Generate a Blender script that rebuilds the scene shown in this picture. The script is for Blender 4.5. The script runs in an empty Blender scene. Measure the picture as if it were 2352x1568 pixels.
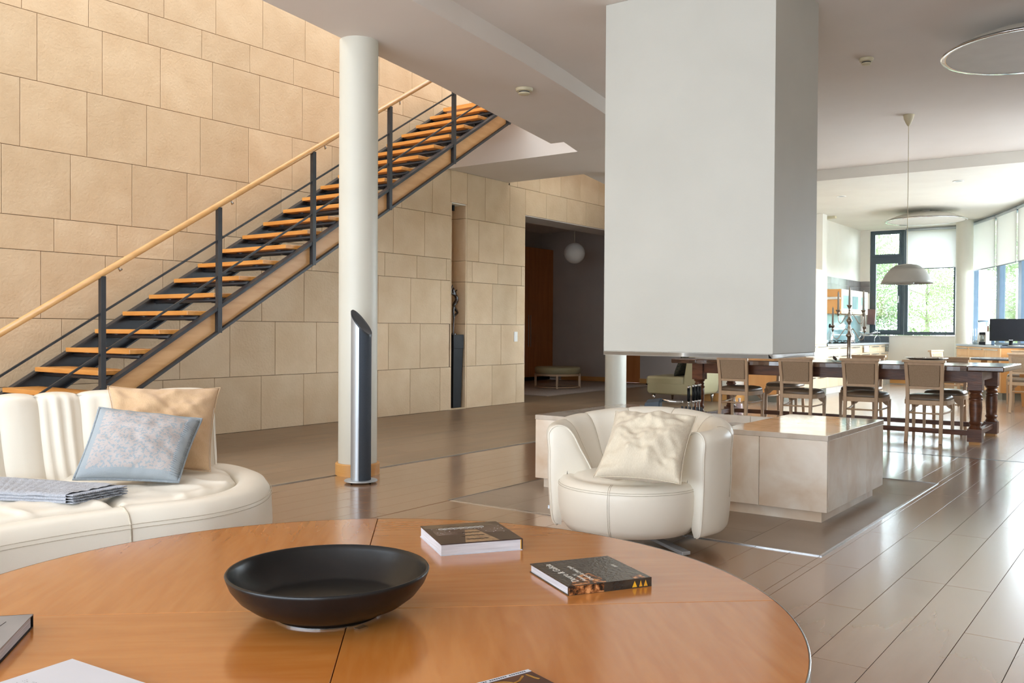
import bpy, bmesh, math, random
from mathutils import Vector, Matrix
random.seed(7)
PI = math.pi
scn = bpy.context.scene
col = scn.collection

# ---------------------------------------------------------------- camera
YAW, PITCH, ROLL, FPX, EYE = 0.633396881, 0.0129902829, -0.00580611487, 2081.42139, 1.125
cy_, sy_, cp_, sp_ = math.cos(YAW), math.sin(YAW), math.cos(PITCH), math.sin(PITCH)
FWD = Vector((cy_*cp_, sy_*cp_, -sp_))
RT0 = Vector((sy_, -cy_, 0)); DN0 = FWD.cross(RT0)
RT = RT0*math.cos(ROLL) + DN0*math.sin(ROLL)
DN = -RT0*math.sin(ROLL) + DN0*math.cos(ROLL)
cd = bpy.data.cameras.new('camera'); cam = bpy.data.objects.new('camera', cd); col.objects.link(cam)
cam.matrix_world = Matrix(((RT.x, -DN.x, -FWD.x, 0), (RT.y, -DN.y, -FWD.y, 0), (RT.z, -DN.z, -FWD.z, EYE), (0, 0, 0, 1)))
cd.sensor_width = 36; cd.lens = FPX*36/2352; cd.clip_start = 0.05; cd.clip_end = 300
scn.camera = cam

# ---------------------------------------------------------------- world, view, lights
scn.view_settings.view_transform = 'Standard'; scn.view_settings.look = 'None'
scn.view_settings.gamma = 1; scn.view_settings.use_curve_mapping = False
scn.view_settings.exposure = 0.40
w = bpy.data.worlds.new('sky'); scn.world = w; w.use_nodes = True
nt = w.node_tree; bg = nt.nodes['Background']
bg.inputs[0].default_value = (0.80, 0.88, 1.0, 1); bg.inputs[1].default_value = 17.0
scn.cycles.max_bounces = 10; scn.cycles.diffuse_bounces = 5; scn.cycles.glossy_bounces = 4
scn.cycles.transmission_bounces = 6; scn.cycles.transparent_max_bounces = 12
scn.cycles.sample_clamp_indirect = 6.0

def area(name, loc, direction, sx, sy, power, color=(1, 1, 1), portal=False):
    l = bpy.data.lights.new(name, 'AREA'); l.shape = 'RECTANGLE'; l.size = sx; l.size_y = sy
    l.energy = power; l.color = color
    o = bpy.data.objects.new(name, l); col.objects.link(o); o.location = loc
    o.rotation_euler = Vector(direction).to_track_quat('-Z', 'Y').to_euler()
    if portal: l.cycles.is_portal = True
    return o
# daylight through openings the frame does not show: rooflight over the stair, glazing behind the camera
area('rooflight_daylight', (6.0, 7.2, 6.45), (0, 0.12, -1), 15, 1.5, 265, (0.86, 0.93, 1.0))
area('rear_glazing_daylight', (-3.7, 2.4, 1.25), (1, 0.0, 0.0), 9.0, 2.3, 520, (0.74, 0.87, 1.0))
area('rear_upper_daylight', (-3.7, 6.2, 4.9), (1, 0.1, -0.1), 3.0, 2.4, 70, (0.80, 0.90, 1.0))
BAY = [(20.64, 3.72), (20.25, 3.30), (19.00, 2.66), (17.86, 2.165), (16.60, 1.62), (15.20, 1.12), (13.40, 0.60), (11.40, 0.02)]
for i in range(1, len(BAY)-1):
    a, b = Vector((*BAY[i], 0)), Vector((*BAY[i+1], 0)); d = b-a; n = Vector((-d.y, d.x, 0)).normalized()
    if n.y < 0: n = -n
    if i >= 3: area('bay_daylight', (a+b)/2 + n*0.16 + Vector((0, 0, 2.0)), n, d.length*0.9, 2.2, 26, (0.78, 0.89, 1.0))
    else: area('bay_portal', (a+b)/2 - n*0.12 + Vector((0, 0, 2.1)), n, d.length, 2.5, 1, portal=True)
area('end_window_portal', (20.8, 4.6, 2.2), (-1, 0, 0), 1.9, 2.4, 1, portal=True)

# ---------------------------------------------------------------- photo geometry helpers (real metres)
def ray(x, y): return RT*((x-1176)/FPX) + DN*((y-784)/FPX) + FWD
O = Vector((0, 0, EYE))
def onz(x, y, z=0.0):
    r = ray(x, y); return O + r*((z-EYE)/r.z)
def onx(x, y, X):
    r = ray(x, y); return O + r*(X/r.x)
def ony(x, y, Y):
    r = ray(x, y); return O + r*(Y/r.y)
def ond(x, y, d):
    r = ray(x, y); return O + r*(d/math.hypot(r.x, r.y))

# ---------------------------------------------------------------- materials
def new_mat(name):
    m = bpy.data.materials.new(name); m.use_nodes = True
    return m, m.node_tree, m.node_tree.nodes['Principled BSDF']
def N(nt, t, **k):
    n = nt.nodes.new(t)
    for a, b in k.items(): setattr(n, a, b)
    return n
def rgb(h, g, b): return (h, g, b, 1)
def srgb(r, g, b):
    f = lambda c: (c/255/12.92) if c/255 <= 0.04045 else ((c/255+0.055)/1.055)**2.4
    return (f(r), f(g), f(b))
def mat(name, c, rough=0.5, metal=0, c2=None, scale=4, stretch=(1, 1, 1), detail=4, bump=0, bscale=40, bstretch=None,
        vary=0, spec=0.5, coat=0, lo=0.35, hi=0.65, rvar=0, sheen=0, dist=0.0):
    m, nt, p = new_mat(name)
    L = nt.links.new
    p.inputs['Roughness'].default_value = rough; p.inputs['Metallic'].default_value = metal
    p.inputs['Specular IOR Level'].default_value = spec
    if coat: p.inputs['Coat Weight'].default_value = coat; p.inputs['Coat Roughness'].default_value = 0.17
    if sheen: p.inputs['Sheen Weight'].default_value = sheen
    p.inputs['Base Color'].default_value = (*c, 1)
    tc = N(nt, 'ShaderNodeTexCoord'); oi = N(nt, 'ShaderNodeObjectInfo')
    ad = N(nt, 'ShaderNodeVectorMath', operation='MULTIPLY_ADD')
    cb = N(nt, 'ShaderNodeCombineXYZ')
    for k in range(3): L(oi.outputs['Random'], cb.inputs[k])
    ad.inputs[1].default_value = (37, 53, 71); L(cb.outputs[0], ad.inputs[0]); L(tc.outputs['Object'], ad.inputs[2])
    src = None
    if c2:
        mp = N(nt, 'ShaderNodeMapping'); mp.inputs['Scale'].default_value = stretch; L(ad.outputs[0], mp.inputs[0])
        no = N(nt, 'ShaderNodeTexNoise'); no.inputs['Scale'].default_value = scale; no.inputs['Detail'].default_value = detail
        no.inputs['Distortion'].default_value = dist
        L(mp.outputs[0], no.inputs['Vector'])
        cr = N(nt, 'ShaderNodeValToRGB'); cr.color_ramp.elements[0].position = lo; cr.color_ramp.elements[1].position = hi
        cr.color_ramp.elements[0].color = (*c, 1); cr.color_ramp.elements[1].color = (*c2, 1)
        L(no.outputs['Fac'], cr.inputs[0]); src = cr.outputs[0]
        if rvar:
            mr = N(nt, 'ShaderNodeMapRange'); mr.inputs['To Min'].default_value = rough-rvar; mr.inputs['To Max'].default_value = rough+rvar
            L(no.outputs['Fac'], mr.inputs['Value']); L(mr.outputs[0], p.inputs['Roughness'])
    if vary:
        hs = N(nt, 'ShaderNodeHueSaturation'); mr = N(nt, 'ShaderNodeMapRange')
        mr.inputs['To Min'].default_value = 1-vary; mr.inputs['To Max'].default_value = 1+vary
        L(oi.outputs['Random'], mr.inputs['Value']); L(mr.outputs[0], hs.inputs['Value'])
        if src: L(src, hs.inputs['Color'])
        else: hs.inputs['Color'].default_value = (*c, 1)
        src = hs.outputs[0]
    if src: L(src, p.inputs['Base Color'])
    if bump:
        b = N(nt, 'ShaderNodeBump'); b.inputs['Strength'].default_value = bump; b.inputs['Distance'].default_value = 0.01
        n2 = N(nt, 'ShaderNodeTexNoise'); n2.inputs['Scale'].default_value = bscale; n2.inputs['Detail'].default_value = 4
        if bstretch:
            m2 = N(nt, 'ShaderNodeMapping'); m2.inputs['Scale'].default_value = bstretch; L(ad.outputs[0], m2.inputs[0]); L(m2.outputs[0], n2.inputs['Vector'])
        else: L(ad.outputs[0], n2.inputs['Vector'])
        L(n2.outputs['Fac'], b.inputs['Height']); L(b.outputs[0], p.inputs['Normal'])
    return m
M = {}
M['stone'] = mat('limestone', srgb(206, 178, 144), 0.85, c2=srgb(220, 196, 164), scale=3.2, detail=8, bump=0.45, bscale=42, vary=0.06, lo=0.25, hi=0.75, spec=0.25)
M['mortar'] = mat('joint', srgb(92, 78, 60), 0.95)
M['paint'] = mat('white_paint', srgb(232, 228, 218), 0.7, c2=srgb(226, 221, 211), scale=1.5, bump=0.06, bscale=120, spec=0.3)
M['ceil'] = mat('ceiling_paint', srgb(230, 222, 215), 0.8, c2=srgb(226, 217, 209), scale=1.0, spec=0.2)
M['column'] = mat('column_paint', srgb(214, 211, 198), 0.45, c2=srgb(210, 207, 194), scale=2)
M['hood'] = mat('hood_render', srgb(203, 201, 192), 0.6, c2=srgb(199, 197, 188), scale=2, bump=0.05, bscale=90, spec=0.3)
M['lilac'] = mat('grey_paint', srgb(200, 190, 182), 0.8, c2=srgb(194, 184, 176), scale=1)
M['plank'] = mat('floor_plank_stone', srgb(150, 113, 84), 0.26, c2=srgb(164, 129, 100), scale=1.6, stretch=(0.7, 4, 1), detail=5, vary=0.05, spec=0.9, rvar=0.03, coat=1.0, lo=0.25, hi=0.75)
M['tile'] = mat('hearth_tile', srgb(146, 130, 114), 0.30, c2=srgb(158, 142, 126), scale=3, detail=6, vary=0.05, spec=0.5)
M['dark_tile'] = mat('gallery_tile', srgb(134, 112, 88), 0.33, c2=srgb(152, 128, 102), scale=1.6, stretch=(0.5, 4, 1), detail=7, vary=0.06, spec=0.5, rvar=0.05)
M['kitchen_tile'] = mat('kitchen_tile', srgb(168, 148, 132), 0.26, coat=0.7, c2=srgb(178, 158, 143), scale=1.6, detail=6, vary=0.06, spec=0.8)
M['grout'] = mat('grout', srgb(84, 66, 52), 0.9)
M['steel'] = mat('brushed_steel', (0.62, 0.64, 0.66), 0.25, 1, c2=(0.52, 0.54, 0.56), scale=30, stretch=(1, 1, 20))
M['chrome'] = mat('chrome', (0.8, 0.8, 0.8), 0.08, 1, c2=(0.74, 0.74, 0.75), scale=8)
M['alu'] = mat('silver_aluminium', (0.52, 0.56, 0.60), 0.45, 0.65, c2=(0.49, 0.53, 0.57), scale=60, stretch=(1, 1, 0.02))
M['char'] = mat('charcoal_steel', srgb(50, 52, 56), 0.45, 0, c2=srgb(43, 45, 49), scale=12, spec=0.5)
M['speaker'] = mat('speaker_cloth', srgb(58, 66, 76), 0.75, c2=srgb(50, 58, 68), scale=200)
M['cap'] = mat('speaker_cap', srgb(44, 48, 54), 0.5, c2=srgb(40, 44, 50), scale=30)
M['treadw'] = mat('tread_wood', srgb(206, 140, 66), 0.32, c2=srgb(222, 160, 86), scale=3, stretch=(6, 1, 6), detail=6, vary=0.04)
M['panelw'] = mat('stringer_wood', srgb(200, 152, 98), 0.42, c2=srgb(214, 168, 116), scale=2.5, stretch=(1, 4, 6), detail=6, dist=0.6)
M['railw'] = mat('handrail_wood', srgb(208, 158, 100), 0.3, c2=srgb(220, 172, 116), scale=3, stretch=(1, 6, 6), detail=5)
M['tablew'] = mat('cherry_veneer', srgb(188, 116, 50), 0.17, c2=srgb(197, 128, 62), scale=3.0, stretch=(1.2, 9, 1), detail=7, spec=0.6, rvar=0.03, coat=0.55, dist=0.4)
M['leather'] = mat('cream_leather', srgb(240, 234, 220), 0.38, c2=srgb(236, 228, 213), scale=2.5, bump=0.05, bscale=300, spec=0.45)
M['leather2'] = mat('sage_leather', srgb(176, 168, 134), 0.42, c2=srgb(168, 160, 126), scale=3, bump=0.1, bscale=200)
M['stitch'] = mat('stitching', srgb(206, 196, 178), 0.8, c2=srgb(186, 176, 156), scale=90)
M['linen'] = mat('cream_linen', srgb(226, 214, 192), 0.95, c2=srgb(216, 203, 180), scale=90, stretch=(1, 5, 1), bump=0.25, bscale=300, sheen=0.2)
M['tan'] = mat('tan_linen', srgb(210, 176, 138), 0.95, c2=srgb(203, 168, 130), scale=70, stretch=(5, 1, 1), bump=0.25, bscale=260, sheen=0.2)
M['marble'] = mat('crema_marble', srgb(218, 194, 168), 0.30, c2=srgb(246, 238, 226), scale=3.4, detail=12, vary=0.03, dist=0.5, lo=0.30, hi=0.70)
M['marble_top'] = mat('polished_marble', srgb(198, 184, 168), 0.07, c2=srgb(216, 206, 194), scale=5, detail=12, dist=1.0, spec=0.6)
M['black'] = mat('matt_black', srgb(20, 20, 21), 0.5, c2=srgb(16, 16, 17), scale=6, spec=0.25)
M['bowl'] = mat('black_ceramic', srgb(13, 13, 14), 0.33, c2=srgb(18, 18, 19), scale=14, spec=0.38, bump=0.03, bscale=60)
M['oak'] = mat('dark_oak', srgb(116, 70, 44), 0.34, c2=srgb(84, 48, 30), scale=5, stretch=(5, 1, 5), detail=7, bump=0.15, bscale=16, bstretch=(6, 1, 6))
M['oak_top'] = mat('dark_oak_top', srgb(104, 70, 50), 0.16, coat=0.5, c2=srgb(62, 36, 22), scale=4, stretch=(6, 1, 6), detail=7, spec=1.0)
M['chairw'] = mat('limed_beech', srgb(208, 178, 146), 0.45, c2=srgb(198, 168, 136), scale=4, stretch=(5, 5, 1), detail=4)
M['chairf'] = mat('taupe_weave', srgb(178, 154, 128), 0.9, c2=srgb(166, 142, 116), scale=120)
M['chairs'] = mat('taupe_leather', srgb(120, 102, 84), 0.30, c2=srgb(108, 91, 74), scale=6, spec=0.5)
M['kwood_lit'] = mat('maple_veneer_lit', srgb(236, 210, 174), 0.4, c2=srgb(241, 219, 187), scale=2, stretch=(4, 4, 0.7), detail=5)  # left run: maple paled, overexposed daylight on the fronts painted into the colour
M['kwood_lit3'] = mat('maple_veneer_plain', srgb(232, 186, 134), 0.4, c2=srgb(238, 198, 150), scale=2, stretch=(4, 4, 0.7), detail=5)  # bay run: same maple without the painted-in brightness
M['kwood_lit2'] = mat('maple_end', srgb(214, 150, 84), 0.42, c2=srgb(222, 162, 98), scale=2, stretch=(4, 4, 0.7), detail=5)
M['worktop'] = mat('grey_worktop', srgb(92, 96, 102), 0.18, c2=srgb(82, 86, 92), scale=20, spec=0.55)
M['kgrey'] = mat('grey_wall_tile', srgb(128, 124, 122), 0.16, c2=srgb(118, 114, 112), scale=5, vary=0.05)
M['plinth'] = mat('grey_plinth', srgb(118, 118, 108), 0.4, c2=srgb(110, 110, 100), scale=5)
M['frame'] = mat('window_frame_slate', srgb(70, 84, 92), 0.4, c2=srgb(64, 78, 86), scale=8)
M['framebl'] = mat('window_frame_blue', srgb(92, 116, 140), 0.4, c2=srgb(86, 110, 134), scale=8)
M['lampw'] = mat('lamp_white', srgb(206, 200, 188), 0.45, c2=srgb(200, 194, 182), scale=5)
M['lamprim'] = mat('lamp_rim', (0.85, 0.85, 0.86), 0.12, 1, c2=(0.8, 0.8, 0.82), scale=5)
M['lampdisc'] = mat('lamp_disc', srgb(222, 218, 212), 0.6, c2=srgb(216, 212, 206), scale=5)
M['shade'] = mat('pendant_enamel', srgb(208, 207, 197), 0.4, c2=srgb(202, 201, 191), scale=6)
M['cream'] = mat('cream_plastic', srgb(214, 204, 174), 0.45, c2=srgb(208, 198, 168), scale=8)
M['whitep'] = mat('white_plastic', srgb(236, 234, 228), 0.35, c2=srgb(230, 228, 222), scale=8)
M['screen'] = mat('screen_black', srgb(30, 30, 33), 0.55, c2=srgb(27, 27, 30), scale=5, spec=0.15)
M['silver'] = mat('tarnished_silver', (0.56, 0.52, 0.46), 0.28, 1, c2=(0.38, 0.33, 0.27), scale=25)
M['wax'] = mat('candle_wax', srgb(206, 200, 186), 0.5, c2=srgb(200, 194, 180), scale=9)
M['bronze'] = mat('dark_bronze', srgb(46, 28, 20), 0.25, 0, c2=srgb(32, 19, 14), scale=9, spec=0.6)
M['wardrobe'] = mat('wardrobe_wood', srgb(196, 124, 66), 0.5, c2=srgb(184, 112, 56), scale=2, stretch=(5, 5, 0.6), detail=5)
M['skirt'] = mat('skirting_wood', srgb(206, 150, 84), 0.4, c2=srgb(216, 164, 98), scale=3, stretch=(1, 1, 6), detail=4)
M['rug'] = mat('grey_rug', srgb(196, 182, 172), 0.95, c2=srgb(176, 162, 152), scale=60, bump=0.7, bscale=90)
M['paper'] = mat('paper_edge', srgb(226, 226, 232), 0.8, c2=srgb(196, 196, 204), scale=8, stretch=(1, 1, 60))
M['glossw'] = mat('white_cover', srgb(214, 218, 228), 0.3, c2=srgb(210, 214, 224), scale=4)
M['greyc'] = mat('grey_cover', srgb(118, 118, 120), 0.35, c2=srgb(150, 150, 152), scale=3)
M['ink'] = mat('ink_dark', srgb(50, 50, 56), 0.6, c2=srgb(60, 60, 66), scale=30)
M['inkw'] = mat('ink_white', srgb(226, 222, 212), 0.6, c2=srgb(220, 216, 206), scale=30)
M['bark'] = mat('bark', srgb(120, 116, 102), 0.9, c2=srgb(90, 86, 74), scale=6, bump=0.6, bscale=20)
M['grass'] = mat('lawn', srgb(70, 82, 50), 0.95, c2=srgb(84, 94, 60), scale=3, detail=8)
def leaf_mat(name, c, c2):
    m = mat(name, c, 0.6, c2=c2, scale=0.9, detail=3); nt = m.node_tree; p = nt.nodes['Principled BSDF']
    p.inputs['Subsurface Weight'].default_value = 0
    tr = N(nt, 'ShaderNodeBsdfTranslucent'); tr.inputs[0].default_value = (*c2, 1); mx = N(nt, 'ShaderNodeMixShader'); mx.inputs[0].default_value = 0.5
    nt.links.new(p.outputs[0], mx.inputs[1]); nt.links.new(tr.outputs[0], mx.inputs[2]); nt.links.new(mx.outputs[0], nt.nodes['Material Output'].inputs[0])
    return m
M['leafa'] = leaf_mat('leaf_light', srgb(90, 110, 68), srgb(110, 132, 82))
M['leafb'] = leaf_mat('leaf_mid', srgb(72, 94, 54), srgb(92, 114, 68))
def glass_mat(name, tint, refl=0.12, edge=0.6):
    m, nt, p = new_mat(name); nt.nodes.remove(p)
    t = N(nt, 'ShaderNodeBsdfTransparent'); t.inputs[0].default_value = (*tint, 1)
    g = N(nt, 'ShaderNodeBsdfGlossy'); g.inputs['Roughness'].default_value = 0.01
    f = N(nt, 'ShaderNodeLayerWeight'); f.inputs[0].default_value = 0.18
    mr = N(nt, 'ShaderNodeMapRange'); mr.inputs['To Min'].default_value = refl*0.4; mr.inputs['To Max'].default_value = edge
    mx = N(nt, 'ShaderNodeMixShader'); L = nt.links.new
    L(f.outputs['Facing'], mr.inputs['Value']); L(mr.outputs[0], mx.inputs[0]); L(t.outputs[0], mx.inputs[1]); L(g.outputs[0], mx.inputs[2])
    L(mx.outputs[0], nt.nodes['Material Output'].inputs[0]); return m
M['glass'] = glass_mat('window_glass', (0.95, 0.98, 0.97))
M['cglass'] = glass_mat('clear_vessel', (0.86, 0.90, 0.90), 0.3, 0.9)
def blind_mat():
    m, nt, p = new_mat('roller_blind_cloth'); L = nt.links.new
    p.inputs['Base Color'].default_value = (*srgb(238, 237, 234), 1); p.inputs['Roughness'].default_value = 0.9
    wv = N(nt, 'ShaderNodeTexNoise'); wv.inputs['Scale'].default_value = 300
    b = N(nt, 'ShaderNodeBump'); b.inputs['Strength'].default_value = 0.1; L(wv.outputs[0], b.inputs['Height']); L(b.outputs[0], p.inputs['Normal'])
    tr = N(nt, 'ShaderNodeBsdfTranslucent'); tr.inputs[0].default_value = (*srgb(240, 239, 238), 1)
    mx = N(nt, 'ShaderNodeMixShader'); mx.inputs[0].default_value = 0.5
    L(p.outputs[0], mx.inputs[1]); L(tr.outputs[0], mx.inputs[2]); L(mx.outputs[0], nt.nodes['Material Output'].inputs[0]); return m
M['blind'] = blind_mat()
def pattern_knit():
    m, nt, p = new_mat('blue_knit'); L = nt.links.new; p.inputs['Roughness'].default_value = 0.95
    tc = N(nt, 'ShaderNodeTexCoord')
    v = N(nt, 'ShaderNodeTexVoronoi'); v.inputs['Scale'].default_value = 26; v.distance = 'CHEBYCHEV'; L(tc.outputs['UV'], v.inputs['Vector'])
    n = N(nt, 'ShaderNodeTexNoise'); n.inputs['Scale'].default_value = 34; n.inputs['Detail'].default_value = 5; L(tc.outputs['UV'], n.inputs['Vector'])
    cr = N(nt, 'ShaderNodeValToRGB'); cr.color_ramp.elements[0].position = 0.47; cr.color_ramp.elements[1].position = 0.53
    cr.color_ramp.elements[0].color = (*srgb(158, 167, 174), 1); cr.color_ramp.elements[1].color = (*srgb(188, 178, 174), 1)
    ad = N(nt, 'ShaderNodeMath', operation='MULTIPLY_ADD'); ad.inputs[1].default_value = 0.22; L(v.outputs['Distance'], ad.inputs[0]); L(n.outputs[0], ad.inputs[2])
    sb = N(nt, 'ShaderNodeMath', operation='SUBTRACT'); sb.inputs[1].default_value = 0.05; L(ad.outputs[0], sb.inputs[0]); L(sb.outputs[0], cr.inputs[0])
    # plain border
    sx = N(nt, 'ShaderNodeSeparateXYZ'); L(tc.outputs['UV'], sx.inputs[0])
    def edge(o):
        a = N(nt, 'ShaderNodeMath', operation='SUBTRACT'); a.inputs[1].default_value = 0.5; L(o, a.inputs[0])
        b = N(nt, 'ShaderNodeMath', operation='ABSOLUTE'); L(a.outputs[0], b.inputs[0]); return b.outputs[0]
    mxm = N(nt, 'ShaderNodeMath', operation='MAXIMUM'); L(edge(sx.outputs[0]), mxm.inputs[0]); L(edge(sx.outputs[1]), mxm.inputs[1])
    gt = N(nt, 'ShaderNodeMath', operation='GREATER_THAN'); gt.inputs[1].default_value = 0.41; L(mxm.outputs[0], gt.inputs[0])
    mc = N(nt, 'ShaderNodeMix', data_type='RGBA'); mc.inputs['B'].default_value = (*srgb(162, 170, 176), 1)
    L(gt.outputs[0], mc.inputs['Factor']); L(cr.outputs[0], mc.inputs['A']); L(mc.outputs['Result'], p.inputs['Base Color'])
    w2 = N(nt, 'ShaderNodeTexNoise'); w2.inputs['Scale'].default_value = 120; L(tc.outputs['UV'], w2.inputs['Vector'])
    b = N(nt, 'ShaderNodeBump'); b.inputs['Strength'].default_value = 0.5; b.inputs['Distance'].default_value = 0.004
    L(w2.outputs[0], b.inputs['Height']); L(b.outputs[0], p.inputs['Normal']); return m
M['knit'] = pattern_knit()
M['throw'] = mat('grey_blue_knit', srgb(180, 182, 190), 0.95, c2=srgb(164, 168, 178), scale=160, bump=0.6, bscale=180, sheen=0.3)
M['rib'] = mat('blue_rib', srgb(160, 168, 174), 0.95, c2=srgb(148, 156, 162), scale=120, bump=0.4, bscale=150)

# ---------------------------------------------------------------- mesh builder
class MB:
    def __init__(s): s.v = []; s.f = []; s.uv = None
    def add(s, vs, fs):
        o = len(s.v); s.v += [Vector(p) for p in vs]; s.f += [tuple(i+o for i in f) for f in fs]; return s
    def box(s, x0, x1, y0, y1, z0, z1):
        return s.add([(x0, y0, z0), (x1, y0, z0), (x1, y1, z0), (x0, y1, z0), (x0, y0, z1), (x1, y0, z1), (x1, y1, z1), (x0, y1, z1)],
                     [(0, 3, 2, 1), (4, 5, 6, 7), (0, 1, 5, 4), (1, 2, 6, 5), (2, 3, 7, 6), (3, 0, 4, 7)])
    def prism(s, pts, z0, z1):
        n = len(pts); a = sum(pts[i][0]*pts[(i+1) % n][1]-pts[(i+1) % n][0]*pts[i][1] for i in range(n))
        if a < 0: pts = pts[::-1]
        vs = [(p[0], p[1], z0) for p in pts]+[(p[0], p[1], z1) for p in pts]
        return s.add(vs, [tuple(range(n-1, -1, -1)), tuple(range(n, 2*n))]+[(i, (i+1) % n, n+(i+1) % n, n+i) for i in range(n)])
    def lathe(s, prof, n=32, c=(0, 0, 0), a0=0, a1=2*PI):
        full = abs(a1-a0-2*PI) < 1e-6; m = n if full else n+1
        vs = []
        for r, z in prof:
            for k in range(m):
                t = a0+(a1-a0)*k/n; vs.append((c[0]+r*math.cos(t), c[1]+r*math.sin(t), c[2]+z))
        fs = []
        for i in range(len(prof)-1):
            for k in range(n):
                k2 = (k+1) % m
                fs.append((i*m+k, i*m+k2, (i+1)*m+k2, (i+1)*m+k))
        return s.add(vs, fs)
    def sweep(s, path, sec, up=(0, 0, 1), cap=True, closed=False, scales=None):
        path = [Vector(p) for p in path]; n = len(path); k = len(sec); vs = []; up = Vector(up)
        for i, p in enumerate(path):
            if closed: t = path[(i+1) % n]-path[i-1]
            else: t = path[min(i+1, n-1)]-path[max(i-1, 0)]
            t.normalize(); a = t.cross(up)
            if a.length < 1e-4: a = t.cross(Vector((1, 0, 0)))
            a.normalize(); b = a.cross(t); sc = scales[i] if scales else 1
            for u, v in sec: vs.append(p+a*u*sc+b*v*sc)
        fs = []
        for i in range(n if closed else n-1):
            j = (i+1) % n
            for q in range(k): fs.append((i*k+q, i*k+(q+1) % k, j*k+(q+1) % k, j*k+q))
        if cap and not closed: fs += [tuple(range(k-1, -1, -1)), tuple((n-1)*k+q for q in range(k))]
        return s.add(vs, fs)
    def tube(s, path, r, n=10, **kw): return s.sweep(path, circ(r, n), **kw)
    def cyl(s, p0, p1, r, n=16): return s.tube([p0, p1], r, n)
    def grid(s, fn, nu, nv, closed_u=False):
        mu = nu if closed_u else nu+1
        vs = [fn(i/nu, j/nv) for j in range(nv+1) for i in range(mu)]; fs = []
        for j in range(nv):
            for i in range(nu):
                i2 = (i+1) % mu; fs.append((j*mu+i, j*mu+i2, (j+1)*mu+i2, (j+1)*mu+i))
        return s.add(vs, fs)
    def rot(s, ang, c=(0, 0)):
        ca, sa = math.cos(ang), math.sin(ang)
        for p in s.v: x, y = p.x-c[0], p.y-c[1]; p.x, p.y = c[0]+x*ca-y*sa, c[1]+x*sa+y*ca
        return s
    def mesh(s, name, m, smooth=False):
        me = bpy.data.meshes.new(name); me.from_pydata([tuple(p) for p in s.v], [], s.f); me.update()
        bm = bmesh.new(); bm.from_mesh(me); bmesh.ops.remove_doubles(bm, verts=bm.verts, dist=1e-6)
        bmesh.ops.recalc_face_normals(bm, faces=bm.faces); bm.to_mesh(me); bm.free()
        if m: me.materials.append(m)
        if smooth:
            me.polygons.foreach_set('use_smooth', [True]*len(me.polygons))
        return me
    def build(s, name, m, parent=None, smooth=False, bevel=0, auto=False, seg=2, loc=None, rz=0):
        o = bpy.data.objects.new(name, s.mesh(name, m, smooth or auto)); col.objects.link(o)
        if loc: o.location = loc
        if rz: o.rotation_euler.z = rz
        if parent: o.parent = parent
        if auto: o.data.set_sharp_from_angle(angle=math.radians(38))
        if bevel:
            b = o.modifiers.new('bevel', 'BEVEL'); b.width = bevel; b.segments = seg; b.limit_method = 'ANGLE'; b.angle_limit = math.radians(35)
            o.data.polygons.foreach_set('use_smooth', [True]*len(o.data.polygons)); b.harden_normals = True
        return o
def circ(r, n=10, ry=None): return [(r*math.cos(2*PI*k/n), (ry or r)*math.sin(2*PI*k/n)) for k in range(n)]
def rect(w, h): return [(-w/2, -h/2), (w/2, -h/2), (w/2, h/2), (-w/2, h/2)]
def rrect(w, h, r, n=3):
    out = []
    for cx, cy, a in ((w/2-r, h/2-r, 0), (-w/2+r, h/2-r, PI/2), (-w/2+r, -h/2+r, PI), (w/2-r, -h/2+r, 3*PI/2)):
        for k in range(n+1): out.append((cx+r*math.cos(a+k*PI/2/n), cy+r*math.sin(a+k*PI/2/n)))
    return out
def tag(o, label=None, cat=None, group=None, kind=None):
    if label: o['label'] = label
    if cat: o['category'] = cat
    if group: o['group'] = group
    if kind: o['kind'] = kind
    return o
def thing(name, label, cat, loc=(0, 0, 0), rz=0, group=None):
    o = bpy.data.objects.new(name, None); col.objects.link(o); o.location = loc; o.rotation_euler.z = rz
    o.empty_display_size = 0.1
    return tag(o, label, cat, group)
def struct(name, mb, m, **k):
    o = mb.build(name, m, **k); o['kind'] = 'structure'; return o
def inst(name, me, parent, loc, rz=0, scale=None):
    o = bpy.data.objects.new(name, me); col.objects.link(o); o.parent = parent; o.location = loc
    if rz: o.rotation_euler.z = rz
    if scale: o.scale = scale
    return o
def dup(root, loc, rz, label, group=None):
    r = root.copy(); col.objects.link(r); r.location = loc; r.rotation_euler.z = rz; r['label'] = label
    if group: r['group'] = group
    for ch in list(root.children):
        c = ch.copy(); col.objects.link(c); c.parent = r
        for g in ch.children:
            d = g.copy(); col.objects.link(d); d.parent = c
    return r
def text_mesh(body, size, m, name, parent, origin, xdir, ydir, ext=0.0006, align='LEFT', space=1.0):
    cu = bpy.data.curves.new('txt', 'FONT'); cu.body = body; cu.size = size; cu.align_x = align; cu.extrude = ext; cu.space_character = space
    t = bpy.data.objects.new('txt', cu); col.objects.link(t)
    me = bpy.data.meshes.new_from_object(t.evaluated_get(bpy.context.evaluated_depsgraph_get()))
    bpy.data.objects.remove(t); me.materials.clear(); me.materials.append(m)
    o = bpy.data.objects.new(name, me); col.objects.link(o); o.parent = parent
    x = Vector(xdir).normalized(); y = Vector(ydir).normalized(); z = x.cross(y)
    o.matrix_local = Matrix(((x.x, y.x, z.x, origin[0]), (x.y, y.y, z.y, origin[1]), (x.z, y.z, z.z, origin[2]), (0, 0, 0, 1)))
    return o
# ================================================================ ROOM
WY = 8.16; SOF = 3.34; CEI = 3.50; UP = 4.06; XK = 20.64
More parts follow.
